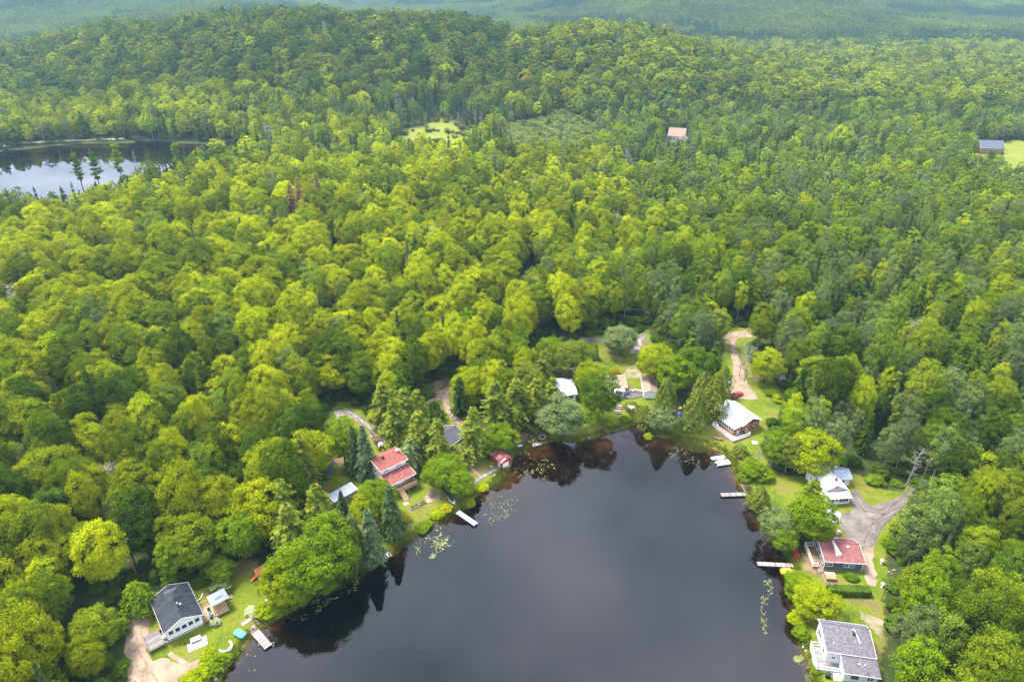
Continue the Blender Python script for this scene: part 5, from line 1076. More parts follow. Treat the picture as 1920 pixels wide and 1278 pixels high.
def planter(u, v, deg, L, Wd, label, m=M_GWOOD):
    c = thing_px('garden_bed', u, v, deg, label, 'planter')
    MB().box(0, L, 0, .08, -.1, .45).build('board', m, c); MB().box(0, L, Wd - .08, Wd, -.1, .45).build('board', m, c); MB().box(0, .08, .08, Wd - .08, -.1, .45).build('board', m, c); MB().box(L - .08, L, .08, Wd - .08, -.1, .45).build('board', m, c); MB().box(.08, L - .08, .08, Wd - .08, -.1, .36).build('soil', M_DIRT, c)
    V_ = []
    rg = np.random.default_rng(int(u)); k = int(L * 22); pp = np.stack([rg.uniform(.12, L - .12, k), rg.uniform(.12, Wd - .12, k), rg.uniform(.4, .7, k)], 1)
    me = np_mesh('plants', diamonds(pp, unit(rg, k) + np.array([0, 0, .8]), .28, rg), quads(k), M_LEAF); o = bpy.data.objects.new('plants', me); o.parent = c; o['tint'] = [.10, .16, .02]; COL.objects.link(o)
planter(*z2([(975, 1062)])[0], 38, 1.7, .8, 'long planter box at the foot of the porch stairs'); planter(*z2([(1040, 1165)])[0], 38, 2.2, .9, 'raised garden bed at the lower end of the fenced lawn'); planter(*z2([(1115, 1125)])[0], 38, 2.0, .9, 'raised garden bed between the picnic table and the lake')
c = thing_px('sun_lounger', *z2([(1145, 875)])[0], 20, 'pale turquoise sun lounger beside the black canopy tent', 'lounger'); MB().box(0, 1.4, 0, .6, .28, .36).build('seat', mat('pale_teal', (.25, .62, .68)), c); MB().slab([(1.4, 0, .36), (2.0, 0, .75), (2.0, .6, .75), (1.4, .6, .36)], .06).build('backrest', M_TRIM, c); legs(c, [(.1, .05), (.1, .55), (1.3, .05), (1.3, .55)], 0, .28, M_TRIM, .03)
c = thing_px('paving_slab', *z2([(975, 1120)])[0], 30, 'square concrete slab on the lawn of the red-roofed house', 'slab'); MB().box(0, 1.2, 0, 1.0, -.1, .09).build('slab', M_BLOCK, c)
def fence(px, label, m, hgt=1.1, step=1.6, board=False, mesh_=None):
    pts = [at(*q) for q in px]; c = empty('fence', pts[0], 0, label, 'fence'); o0 = pts[0]
    for p, q in zip(pts, pts[1:]):
        L = (q - p).length; k = max(1, round(L / step))
        for i in range(k):
            r = p.lerp(q, i / k) - o0; MB().box(r.x - .05, r.x + .05, r.y - .05, r.y + .05, r.z - .3, r.z + hgt).build('post', m, c)
            s = p.lerp(q, (i + 1) / k) - o0
            for zf in ((.15, .5, .9) if board else (.3, .95)): MB().tube([r + Vector((0, 0, hgt * zf)), s + Vector((0, 0, hgt * zf))], .035 if not board else .07, 4).build('rail', m, c)
            if mesh_: MB().prism([r + Vector((0, 0, .05)), s + Vector((0, 0, .05)), s + Vector((0, 0, hgt * .95)), r + Vector((0, 0, hgt * .95))], Vector((-(s - r).y, (s - r).x, 0)).normalized() * .02).build('panel', mesh_, c)
    return c
fence(z2([(1195, 830), (1290, 935), (1360, 1010), (1430, 1085)]), 'dark green panel fence beside the fenced lawn', M_STEEL, 1.2, 1.8, False, mat('dark_green_panel', (.02, .045, .035)))
fence(z8([(985, 225), (1060, 315), (1130, 400), (1195, 475)]), 'weathered wire fence running from the red-roofed house down to the lake', M_GWOOD, 1.1, 1.7)
fence(z1([(1250, 330), (1275, 420)]), 'short dark post fence on the cottage lawn', M_STEEL, .9, 1.2); fence(z1([(1185, 560), (1280, 675)]), 'low plank fence beside the pink dock', M_GWOOD, .5, 1.2, True)
def boat(name, u, v, deg, L, Wd, hh, label, m, dz=.05, open_=True, cat='boat', seats=True):
    c = thing_px(name, u, v, deg, label, cat, dz=dz); hull(c, L, Wd, hh, m, open_=open_)
    if open_ and seats:
        for f in (.3, .65): MB().box(L * f - .12, L * f + .12, -Wd * .42, Wd * .42, hh * .75, hh * .82).build('seat', M_GWOOD, c)
    elif not open_: MB().lathe([(.22, 0), (.26, .05), (.2, .08)], 10, (L * .5, 0, hh + .02)).build('cockpit', M_BLACK, c)
    return c
boat('rowing_boat', *z2([(1440, 1110)])[0], 125, 3.2, 1.2, .5, 'white rowing boat drawn up on the grass beside the aluminium dock', M_TRIM)
boat('kayak', *z8([(1062, 375)])[0], 100, 2.6, .65, .3, 'yellow kayak leaning by the wire fence', M_YEL, open_=False, cat='kayak')
dock('dock', -13.7, 126.6, -43, 6.4, 1.35, 'bare aluminium dock below the fenced lawn', M_ALU, .5, .55, pm=M_ALU)
c = empty('raft', at(*z8([(960, 680)])[0]) * 1.0, R_(38), 'little brown raft with a white locker moored under the spruces', 'raft'); c.location.z = 0; planks(c, -.2, 2.2, 0, 1.5, .28, M_BWOOD, 'y', .35); MB().box(-.15, 2.15, .1, 1.4, -.1, .22).build('float', M_BWOOD, c); MB().box(.1, 1.6, .25, 1.2, .29, .6).build('locker', M_TRIM, c)

# ---- the middle cottages
h = thing('cottage', -17.4, 148.6, 50, 'dark red cottage with a charcoal shingle roof half hidden by hemlocks', 'cottage'); gable(h, 6.6, 7.0, 2.7, 4.2, 'x', .4, 0, M_WINE, M_DARKR, metal=False); F = face(6.6, 7, 'f')
window(h, F, 4.4, 1.2, 1.5, 1.1, cols=3); window(h, F, .8, 1.2, 1.4, 1.1); door(h, F, 3.0, .4); window(h, face(6.6, 7, 'r'), 2.6, 1.2, 1.4, 1.0, cols=3)
d = thing('deck', -17.4, 148.6, 50, 'small grey porch deck of the dark red cottage', 'deck'); planks(d, 2.4, 6.4, -2.0, -.45, .42, M_GWOOD, 'x', .3); MB().box(2.45, 6.35, -1.95, -.5, -.2, .36).build('frame', M_GWOOD, d); railing(d, [(6.3, -.5), (6.3, -1.95)], .43, M_TRIM)
tarp(*z3([(385, 905)])[0], 2.2, 1.5, 1.0, 'dark teal tarp beside the dark red cottage', mat('dark_teal_tarp', (.01, .10, .11)), 31)
c = empty('boardwalk', at(*z3([(600, 1230)])[0]), 0, 'grey plank boardwalk along the lawn edge to the red shed', 'boardwalk'); pts = [at(*q) for q in z3([(600, 1230), (655, 1190), (715, 1148), (790, 1105), (862, 1065)])]
me = MB().box(-.18, .18, -.5, .5, 0, .07).mesh('plank', M_GWOOD)
for p, q in zip(pts, pts[1:]):
    k = int((q - p).length / .4)
    for i in range(k):
        r = p.lerp(q, i / k); o = bpy.data.objects.new('plank', me); o.parent = c; o.location = r - pts[0] + Vector((0, 0, .06)); o.rotation_euler = (0, 0, math.atan2((q - p).y, (q - p).x)); COL.objects.link(o)
h = thing('shed', -2.8, 143.3, 37, 'red boathouse shed with a striped red metal roof and white doors at the waterline', 'shed', dz=-.1); gable(h, 3.2, 5.0, 2.2, 2.9, 'y', .25, 0, M_BARN, M_BARN, M_BARN, panel=.7, found=.1)
obox(MB(), *face(3.2, 5, 'f'), (.5, 2.3), (.2, 1.7), (0, .05)).build('door', M_TRIM, h); door(h, face(3.2, 5, 'l'), 3.6, .15, .8, 1.7, M_TRIM, False)
mfade = mat('faded_red_metal', (.46, .22, .19), (.36, .13, .11), 1.2, .6); mgr = mat('greyed_red_metal', (.42, .33, .31), (.36, .24, .22), 1.2, .6)
for o in [q for r in h.children if r.name.startswith('roof') for q in r.children if q.name.startswith('roof_panel')]:
    if int(o.name[-1]) % 3 == 1 if o.name[-1].isdigit() else False: o.material_slots[0].link = 'OBJECT'; o.material_slots[0].material = mfade
    elif o.name[-1].isdigit() and int(o.name[-1]) % 3 == 2: o.material_slots[0].link = 'OBJECT'; o.material_slots[0].material = mgr
c = empty('raft', at(*z3([(1180, 880)])[0]), R_(25), 'white swim raft tied to the shore beside the green barrel lid', 'raft'); c.location.z = 0; planks(c, 0, 2.0, 0, 2.2, .35, M_TRIM, 'x', .5); MB().box(.05, 1.95, .05, 2.15, -.1, .29).build('float', M_ALU, c)
c = empty('gangway', at(*z3([(1225, 860)])[0]), R_(75), 'short wooden gangway next to the white swim raft', 'gangway'); c.location.z = 0; planks(c, 0, 2.0, -.9, 0, .3, M_PWOOD, 'y', .35); MB().box(.05, 1.95, -.85, -.05, -.3, .24).build('frame', M_BWOOD, c)
c = thing_px('fire_pit', *z3([(1262, 785)])[0], 0, 'round grey stone fire pit on the bare bank', 'fire pit'); MB().lathe([(1.1, -.2), (1.1, .3), (.85, .32), (.8, .05)], 14).build('ring', M_STONE, c); MB().lathe([(.8, .0), (.4, .12), (.05, .16)], 10).build('ash', M_STEEL, c)
c = thing_px('barrel', *z3([(1165, 800)])[0], 0, 'squat green barrel on the bank by the white swim raft', 'barrel'); MB().lathe([(.5, -.1), (.55, .4), (.5, .85)], 12).build('drum', mat('green_plastic', (.03, .16, .06)), c, True); MB().lathe([(.52, .85), (.5, .92), (.1, .95)], 12).build('lid', mat('green_plastic', (.03, .16, .06)), c)
c = thing_px('garden_bench', *z3([(1040, 880)])[0], 20, 'pale wooden garden seat on the bank beside the bare earth', 'bench'); MB().box(0, 1.3, 0, .45, .38, .45).build('seat', M_TRIM, c); MB().box(0, 1.3, .45, .5, .45, .9).build('backrest', M_PWOOD, c); legs(c, [(.1, .05), (1.2, .05), (.1, .4), (1.2, .4)], 0, .38, M_GWOOD)
boat('kayak', *z3([(1130, 835)])[0], 30, 2.2, .6, .28, 'small yellow kayak lying by the green barrel', M_YEL, open_=False, cat='kayak')
h = thing('cottage', 12.9, 173.7, 10, 'small cottage with a white metal roof behind the hemlock clump', 'cottage'); gable(h, 6.6, 9.2, 2.8, 4.3, 'x', .4, 0, M_WHITE, M_WROOF, M_TRIM, rx=.62); F = face(6.6, 9.2, 'f'); window(h, F, 1.0, 1.2, 1.3, 1.1); window(h, F, 4.4, 1.2, 1.3, 1.1); door(h, F, 3.0, .4); window(h, face(6.6, 9.2, 'r'), 2, 1.2, 1.3, 1.0); window(h, face(6.6, 9.2, 'r'), 6, 1.2, 1.3, 1.0)
b = MB().cyl(5.7, 6.4, 3.6, 5.9, .14).build('chimney_pipe', M_BLACK, h); MB().cyl(5.7, 6.4, 5.9, 6.05, .24, .1).build('cap', M_BLACK, b)
def pole(x, y, hgt, label):
    c = thing('utility_pole', x, y, 20, label, 'pole'); MB().tube([(0, 0, -.5), (0, 0, hgt)], [.15, .10], 8).build('post', M_BWOOD, c); MB().box(-.9, .9, -.06, .06, hgt - .7, hgt - .55).build('cross_arm', M_BWOOD, c)
    for x_ in (-.8, 0.5, .8): MB().cyl(x_, 0, hgt - .55, hgt - .38, .05).build('insulator', M_TRIM, c)
    MB().lathe([(.2, 0), (.22, .1), (.22, .6), (.1, .7)], 10, (.3, .05, hgt - 2)).build('transformer', M_ALU, c); return Vector((x, y, hz(x, y) + hgt - .4))
pp = [pole(*at(709, 782)[:2], 9, 'wooden utility pole beside the gravel drive'), pole(*at(1073, 738)[:2], 9.5, 'wooden utility pole behind the white-roofed cottage'), pole(*at(560, 905)[:2], 10, 'wooden utility pole in the woods behind the golden-topped maple'), pole(*at(255, 1075)[:2], 10.5, 'wooden utility pole in the woods behind the black-roofed cottage'), pole(*at(1724, 915)[:2], 9.5, 'wooden utility pole at the dark end of the road'), pole(*at(1652, 1125)[:2], 9, 'wooden utility pole beside the hedge end')]
def wire(a, b, label):
    q = []
    for i in range(13): f = i / 12; p = a.lerp(b, f); p.z -= 1.1 * 4 * f * (1 - f); q.append(p)
    tag(MB().tube(q, .022, 4).build('power_line', M_STEEL), label, 'cable')
for a, b, lb in ((0, 2, 'thin power line from the gravel drive pole to the woods pole'), (2, 3, 'thin power line over the maples behind the black-roofed cottage'), (0, 1, 'thin power line over the hemlock clump'), (4, 5, 'thin power line over the road beside the navy house')): wire(pp[a], pp[b], lb)
h = thing('cottage', 30.0, 178.9, 4, 'small white cottage with a tan shingle roof beside the stone-edged pond', 'cottage'); gable(h, 5.2, 6.8, 2.6, 3.7, 'x', .4, 0, M_WHITE, M_TANR, metal=False, rx=.62); F = face(5.2, 6.8, 'f'); window(h, F, .6, 1.1, 1.0, 1.0); door(h, F, 2.4, .4); window(h, F, 3.9, 1.1, .9, 1.0)
d = thing('porch', 30.0, 178.9, 4, 'white front porch of the tan-roofed cottage', 'porch'); planks(d, 1.4, 4.2, -1.9, -.45, .38, M_TRIM, 'x', .35); MB().box(1.45, 4.15, -1.85, -.5, -.2, .32).build('frame', M_TRIM, d); railing(d, [(1.5, -.5), (1.5, -1.85), (4.1, -1.85), (4.1, -.5)], .39, M_TRIM); MB().slab([(1.2, -2.1, 2.35), (4.4, -2.1, 2.35), (4.4, -.42, 2.48), (1.2, -.42, 2.48)], .08).build('roof', M_TRIM, d); legs(d, [(1.5, -1.8), (4.1, -1.8)], .3, 2.28, M_TRIM)
h = thing('garage', 40.4, 176.8, -4, 'white garage with a tan roof next to the tall cedar', 'garage'); gable(h, 3.8, 8.4, 2.4, 3.3, 'y', .3, 0, M_WHITE, M_TANR, metal=False, found=.15); obox(MB(), *face(3.8, 8.4, 'f'), (.6, 3.2), (.15, 2.1), (0, .05)).build('door', M_TRIM, h); window(h, face(3.8, 8.4, 'l'), 2, 1.1, .9, .8); window(h, face(3.8, 8.4, 'l'), 5.5, 1.1, .9, .8)
# stone-edged pond and the culvert
c = thing_px('stone_pond', *z4([(515, 580)])[0], 12, 'crescent stone wall round a small pond between the cottages', 'pond')
for i in range(26):
    a0 = .15 + i * .115; r = 3.9 + .25 * math.sin(i * 2.1)
    for k in range(2): MB().prism([((r + e) * math.cos(a), (r + e) * math.sin(a) * .85 - 1.7, -.3) for e, a in ((0 + k * .5, a0), (.48 + k * .5, a0), (.48 + k * .5, a0 + .105), (0 + k * .5, a0 + .105))], (0, 0, .75 + .12 * ((i * 7 + k * 3) % 4))).build('stone', M_STONE if (i + k) % 3 else M_BLOCK, c)
bm_ = MB().add([(0, -1.7, .12)] + [(3.9 * math.cos(.15 + i * .2), 3.9 * math.sin(.15 + i * .2) * .85 - 1.7, .12) for i in range(15)], [(0, i + 1, i + 2) for i in range(14)]); bm_.build('pond_floor', mat('wet_silt', (.14, .12, .12), (.08, .07, .07), 1, .3), c)
c = thing_px('footbridge', *z4([(490, 690)])[0], -50, 'grey concrete culvert slab over the creek mouth', 'culvert'); MB().box(-1.2, 1.2, -.9, .9, .25, .5).build('slab', M_BLOCK, c); MB().box(-1.2, -.9, -.9, .9, -.8, .25).build('wall', M_BLOCK, c); MB().box(.9, 1.2, -.9, .9, -.8, .25).build('wall', M_BLOCK, c)
picnic(*z4([(348, 745)])[0], 8, 'tan picnic table on the lawn below the tan-roofed cottage', M_PWOOD); picnic(*z4([(355, 700)])[0], 5, 'tan picnic table behind the other tan one below the tan-roofed cottage', M_PWOOD)
tarp(*z4([(935, 765)])[0], 1.9, 1.7, 1.3, 'royal blue tarp over a stack beside the large cedar', None, 41); tarp(*z4([(880, 690)])[0], 1.2, .9, .6, 'faded pale blue tarp on the ground left of the cedars', mat('pale_blue_tarp', (.25, .36, .5)), 42)
c = thing_px('wheelbarrow', *z4([(935, 715)])[0], 70, 'rusty wheelbarrow next to the royal blue tarp', 'wheelbarrow'); MB().loft([[(0, -.3, .35), (.9, -.2, .35), (.9, .2, .35), (0, .3, .35)], [(-.15, -.42, .7), (1.1, -.32, .7), (1.1, .32, .7), (-.15, .42, .7)]]).build('tray', M_BWOOD, c); MB().tube([(1.1, -.05, .2), (1.1, .05, .2)], .2, 10).build('wheel', M_BLACK, c); [MB().tube([(-.8, s * .35, .6), (1.0, s * .1, .25)], .03, 5).build('handle', M_BWOOD, c) for s in (-1, 1)]

# ---- the brown house with the white roof
h = thing('house', 64.7, 158.0, 26.5, 'orange-brown house with a white metal gable roof and a lakeside sunroom', 'house', dz=-.1); gable(h, 6.4, 9.8, 3.3, 4.7, 'y', .45, 0, M_BRICK, M_WROOF, M_TRIM, panel=1.0, found=.5)
F = face(6.4, 9.8, 'f'); window(h, F, 1.2, 1.6, 1.0, 1.1); window(h, F, 4.2, 1.6, 1.2, 1.0); MB().prism([(.5, -.02, 3.35), (5.9, -.02, 3.35), (3.2, -.02, 4.5)], (0, .015, 0)).build('gable_panel', M_STEEL, h)
window(h, face(6.4, 9.8, 'r'), 2, 1.6, 1.3, 1.0); window(h, face(6.4, 9.8, 'r'), 6.5, 1.6, 1.3, 1.0); window(h, face(6.4, 9.8, 'l'), 1.0, 1.6, 1.2, 1.1)
MB().box(-2.7, -.003, .3, .44, .5, 2.75).build('wall', M_BRICK, h); MB().box(-2.7, -.003, 6.1, 6.24, .5, 2.75).build('wall', M_BRICK, h); MB().box(-2.7, -2.56, .44, 6.1, .5, 2.7).build('wall', M_BRICK, h); MB().box(-2.65, -.05, .35, 6.2, -.5, .49).build('foundation', M_BLOCK, h)
FS = ((-2.7, 6.24, 0), (0, -1, 0), (-1, 0, 0))
for i in range(6): window(h, FS, .45 + i * .92, 1.3, .66, 1.15, cols=1)
door(h, ((-2.7, .3, 0), (1, 0, 0), (0, -1, 0)), 1.2, .5); roof_plane(h, (-3.1, -.1, 2.75), (-3.1, 6.6, 2.75), (-.42, 6.6, 3.2), (-.42, -.1, 3.2), M_WROOF, .08, 1.0); MB().cyl(4.6, 4.0, 3.9, 5.6, .035, n=5).build('antenna_mast', M_STEEL, h)
d = thing('deck', 64.7, 158.0, 26.5, 'white-railed wooden deck round the sunroom of the brown house', 'deck', dz=-.1); planks(d, -4.7, -2.72, -1.9, 6.6, .46, M_PWOOD, 'x', .4); planks(d, -2.70, 1.6, -1.9, -.02, .46, M_PWOOD, 'x', .38); MB().box(-4.65, -2.75, -1.85, 6.55, -.3, .4).build('frame', M_WOOD, d); MB().box(-2.74, 1.55, -1.85, -.05, -.3, .4).build('frame', M_WOOD, d); railing(d, [(-3.2, 6.55), (-4.65, 6.55), (-4.65, -1.85), (1.55, -1.85), (1.55, -.1)], .47, M_TRIM)
for i, (x, y, m, lb) in enumerate([(-4.0, 5.2, M_TRIM, 'white resin chair at the far corner of the white-railed deck'), (-3.9, 2.2, M_WOOD, 'wooden chair in the middle of the white-railed deck'), (.6, -1.1, M_BLACK, 'black chair at the door end of the white-railed deck')]):
    wv = h.matrix_world; ca, sa = math.cos(R_(26.5)), math.sin(R_(26.5)); c = thing('deck_chair', 64.7 + x * ca - y * sa, 158.0 + x * sa + y * ca, 26 + 40 * i, lb, 'chair'); c.location.z = h.location.z + .46; MB().box(0, .55, 0, .55, .38, .45).build('seat', m, c); MB().box(0, .55, .5, .57, .45, .95).build('backrest', m, c); legs(c, [(.05, .05), (.5, .05), (.05, .5), (.5, .5)], 0, .38, m, .03)
c = thing('propane_tank', 60.9, 168.6, 26, 'pale green tank lying at the back corner of the brown house', 'tank'); MB().tube([(0, 0, .6), (.2, 0, .6), (1.8, 0, .6), (2.0, 0, .6)], [.2, .45, .45, .2], 12).build('tank', mat('pale_green_paint', (.30, .52, .42)), c, True); legs(c, [(.4, .2), (.4, -.2), (1.6, .2), (1.6, -.2)], -.1, .3, M_STEEL)
boat('wooden_canoe', *z4([(1225, 965)])[0], -20, 3.0, .9, .4, 'old wooden canoe used as a planter on the grass below the brown house', M_BWOOD)
c = thing_px('tractor_tyre', *z4([(1608, 1010)])[0], 0, 'white-rimmed fire ring on the grass beside the ball-shaped cedar', 'fire ring'); MB().lathe([(.75, -.05), (.8, .28), (.6, .3), (.55, .06)], 14).build('ring', M_TRIM, c); MB().lathe([(.54, 0), (.3, .07), (.05, .09)], 10).build('ash', M_STEEL, c)
def car(x, y, deg, label, m):
    c = thing('parked_car', x, y, deg, label, 'car', dz=.06); S = []
    for X, w, z0_, z1_ in ((0, .62, .42, .72), (.12, .78, .30, .86), (.9, .86, .26, .98), (2.3, .88, .26, 1.0), (3.4, .86, .26, .95), (4.2, .78, .28, .80), (4.5, .6, .36, .66)):
        S.append([(X, -w * .92, z0_), (X, -w, (z0_ + z1_) / 2), (X, -w * .9, z1_), (X, -w * .5, z1_ + .03), (X, w * .5, z1_ + .03), (X, w * .9, z1_), (X, w, (z0_ + z1_) / 2), (X, w * .92, z0_)])
    MB().loft(S).build('body', m, c, True); G_ = []
    for X, w, z_ in ((.35, .66, .98), (1.1, .62, 1.36), (2.3, .62, 1.42), (3.25, .70, .98)): G_.append([(X, -.8 if z_ < 1 else -.72, .93), (X, -w, z_), (X, w, z_), (X, .8 if z_ < 1 else .72, .93)])
    MB().loft(G_).build('windows', M_GLASS, c); MB().loft([[(1.0, -.6, 1.37), (2.4, -.6, 1.43), (2.4, .6, 1.43), (1.0, .6, 1.37)], [(1.05, -.56, 1.41), (2.35, -.56, 1.47), (2.35, .56, 1.47), (1.05, .56, 1.41)]]).build('car_roof', m, c)
    wheels(c, (.85, 3.55), (-.78, .78), .31)
    for y_ in (-.55, .55): MB().box(4.36, 4.47, y_ - .14, y_ + .14, .56, .68).build('headlight', M_TRIM, c); MB().box(.0, .08, y_ - .14, y_ + .14, .62, .76).build('tail_light', M_REDP, c)
    return c
car(67.2, 176.2, 32, 'small red hatchback parked on the sandy drive behind the white roof', M_REDP)
for u, v, m, lb in ((1340, 480, mat('green_plastic', (.03, .16, .06)), 'green rubbish bin beside the sandy drive'), (1375, 485, M_TEAL, 'blue recycling bin beside the sandy drive')):
    c = thing_px('rubbish_bin', *z4([(u, v)])[0], 15, lb, 'bin'); MB().loft([[(-.25, -.25, 0), (.25, -.25, 0), (.25, .25, 0), (-.25, .25, 0)], [(-.34, -.34, 1.0), (.34, -.34, 1.0), (.34, .34, 1.0), (-.34, .34, 1.0)]]).build('body', m, c); MB().slab([(-.38, -.38, 1.08), (.38, -.38, 1.08), (.38, .38, 1.12), (-.38, .38, 1.12)], .08).build('lid', m, c)
c = thing_px('tool_shed', *z4([(1840, 475)])[0], 12, 'little grey tool shed at the edge of the woods beyond the sandy drive', 'shed'); MB().box(0, 1.6, 0, 1.4, -.2, 1.6).build('wall', M_BWOOD, c); MB().slab([(-.2, -.2, 1.7), (1.8, -.2, 1.7), (1.8, 1.6, 1.95), (-.2, 1.6, 1.95)], .08).build('roof', M_GROOF, c)
c = empty('pontoon_raft', (*flat(*z5([(90, 320)])[0], .3), 0), R_(13), 'cream two-deck pontoon raft moored at the bank below the brown house', 'raft'); planks(c, 0, 4.0, 1.0, 2.2, .45, mat('cream_boards', (.66, .58, .45), (.55, .47, .36)), 'y', .5); planks(c, .5, 4.2, -1.6, .3, .45, mat('cream_boards', (.66, .58, .45)), 'y', .5); planks(c, 1.5, 3.0, .33, .97, .42, M_WOOD, 'y', .4)
for y_ in (-1.3, 0.0, 1.3, 1.95): MB().tube([(.2, y_, .1), (4.0, y_, .1)], .24, 10).build('pontoon', M_ALU, c)
for x_, y_ in ((.15, 2.15), (.15, 1.05)): MB().cyl(x_, y_, .4, 1.2, .05).build('post', M_STEEL, c)
MB().box(.6, 1.1, -.6, -.1, .46, .85).build('seat', M_TRIM, c); MB().box(2.2, 2.7, -.5, .1, .46, .8).build('seat', M_TRIM, c)

# ---- the metal-roofed white house
dock('dock', *flat(*z5([(158, 625)])[0], .4), 3, 7.0, 1.25, 'long grey arm of the L-shaped dock', M_GWOOD); dock('dock_platform', *flat(*z5([(375, 605)])[0], .4), 3, 2.7, 3.9, 'wide landing platform of the L-shaped dock', M_GWOOD)
h = thing('house', 76.4, 130.4, 6, 'white house with a pale standing-seam metal roof and a small red chimney', 'house'); gable(h, 5.9, 8.4, 3.0, 4.6, 'y', .35, 0, M_WHITE, M_GROOF if False else M_WROOF, M_TRIM, panel=.9); gable(h, 3.4, 4.0, 2.8, 3.9, 'x', .3, 0, M_WHITE, M_GROOF, M_TRIM, panel=.9, x0=5.95, y0=4.2)
MB().box(0, 5.9, -2.1, -1.96, .35, 2.3).build('wall', M_WHITE, h); MB().box(0, .14, -1.96, -.003, .35, 2.4).build('wall', M_WHITE, h); MB().box(5.76, 5.9, -1.96, -.003, .35, 2.4).build('wall', M_WHITE, h); MB().box(.05, 5.85, -2.05, -.05, -.5, .345).build('foundation', M_BLOCK, h); roof_plane(h, (-.25, -2.5, 2.35), (6.15, -2.5, 2.35), (6.15, -.42, 2.85), (-.25, -.42, 2.85), M_WROOF, .08, .9)
FF = ((0, -2.1, 0), (1, 0, 0), (0, -1, 0)); window(h, FF, .4, 1.0, 1.4, .95, cols=2); window(h, FF, 3.1, 1.0, 2.3, .95, cols=3); door(h, FF, 2.0, .35, .9, 1.8); MB().prism([(2.2, -.36, 3.9), (3.7, -.36, 3.9), (2.95, -.36, 4.45)], (0, .015, 0)).build('gable_panel', M_BARN, h); MB().box(3.4, 3.85, 1.4, 1.85, 4.0, 5.3).build('chimney', M_REDP, h); MB().cyl(3.3, 4.6, 4.4, 5.1, .16).build('vent_pipe', M_STEEL, h)
window(h, face(5.9, 8.4, 'r'), 1.2, 1.2, 1.1, 1.0); window(h, face(5.9, 8.4, 'l'), 2.2, 1.2, 1.3, 1.0); window(h, face(5.9, 8.4, 'l'), 5.4, 1.2, 1.3, 1.0); door(h, ((5.95, 4.2, 0), (1, 0, 0), (0, -1, 0)), 1.2, .35)
c = thing_px('swing_frame', *z5([(1160, 375)])[0], 10, 'small white swing frame behind the metal-roofed house', 'swing'); [MB().tube([(x_, -.5, -.1), (x_, 0, 1.8)], .04, 5).build('leg', M_TRIM, c) for x_ in (0, 1.4)]; [MB().tube([(x_, .5, -.1), (x_, 0, 1.8)], .04, 5).build('leg', M_TRIM, c) for x_ in (0, 1.4)]; MB().tube([(0, 0, 1.8), (1.4, 0, 1.8)], .04, 5).build('bar', M_TRIM, c); MB().box(.3, 1.1, -.2, .2, .45, .5).build('seat', M_TRIM, c)

# ---- the navy house
h = thing('house', 67.9, 108.2, -5, 'navy house with a maroon roof and white-framed windows', 'house', dz=-.1); gable(h, 8.0, 6.8, 2.9, 3.9, 'x', .35, 0, M_NAVY, M_MAROON, M_TRIM, metal=False, rx=.66); F = face(8, 6.8, 'f')
window(h, F, .6, 1.35, 1.0, .85); window(h, F, 4.1, 1.35, .9, .8); window(h, F, 5.25, 1.35, .9, .8); MB().prism([(2.6, 1.0, 3.25), (3.4, 1.0, 3.25), (2.5, 4.6, 4.05)], (.02, 0, .75)).build('roof_wedge', M_TRIM, h); MB().cyl(5.6, 3.4, 3.5, 4.1, .25).build('vent_pipe', M_TRIM, h)
FL = face(8, 6.8, 'l')
for i in range(3): window(h, FL, .8 + i * 2.0, 1.2, 1.3, 1.4)
MB().box(-.03, .1, -.03, .1, .36, 2.85).build('corner_board', M_TRIM, h); MB().box(7.9, 8.03, -.03, .1, .36, 2.85).build('corner_board', M_TRIM, h)
d = thing('deck', 67.9, 108.2, -5, 'lakeside deck with white railing on the navy house', 'deck', dz=-.1); planks(d, -2.2, -.06, .2, 6.6, .7, M_BWOOD, 'x', .32); MB().box(-2.15, -.1, .25, 6.55, -.2, .64).build('frame', M_WOOD, d); railing(d, [(-.15, 6.55), (-2.15, 6.55), (-2.15, .25), (-1.25, .25)], .71, M_TRIM)
for i in range(4): MB().box(-1.2, -.1, .18 - (i + 1) * .3, .18 - i * .3, -.3, .58 - i * .15).build('step', M_PWOOD, d)
d = thing('deck', 67.9, 108.2, -5, 'narrow back deck with white railing behind the maroon roof', 'deck', dz=-.1); planks(d, .3, 5.4, 6.9, 8.6, .7, M_GWOOD, 'x', .32); MB().box(.35, 5.35, 6.95, 8.55, -.2, .64).build('frame', M_WOOD, d); railing(d, [(.4, 8.55), (5.35, 8.55), (5.35, 7.0)], .71, M_TRIM)
c = thing('barbecue', 70.6, 115.2, -5, 'round black covered barbecue on the narrow back deck', 'barbecue', dz=.6); MB().lathe([(.3, .5), (.5, .75), (.5, 1.1), (.3, 1.35), (.05, 1.42)], 12).build('cover', M_BLACK, c, True); legs(c, [(-.25, -.25), (.25, -.25), (0, .3)], 0, .6, M_STEEL, .03)
c = thing_px('hot_tub', *z6([(640, 470)])[0], -5, 'square brown hot tub with a folded tan cover on the lawn', 'hot tub'); MB().box(0, 2.0, 0, 1.8, -.1, .8).build('body', M_BWOOD, c); MB().slab([(-.05, .9, 1.02), (2.05, .9, 1.02), (2.05, 1.85, .95), (-.05, 1.85, .95)], .12).build('cover', mat('tan_vinyl', (.52, .33, .22)), c); MB().slab([(-.05, -.05, .92), (2.05, -.05, .92), (2.05, .88, .99), (-.05, .88, .99)], .12).build('cover', mat('orange_vinyl', (.45, .20, .09)), c); MB().box(-.3, 2.3, -.3, 2.1, -.12, -.02 + .08).build('base', M_PWOOD, c)
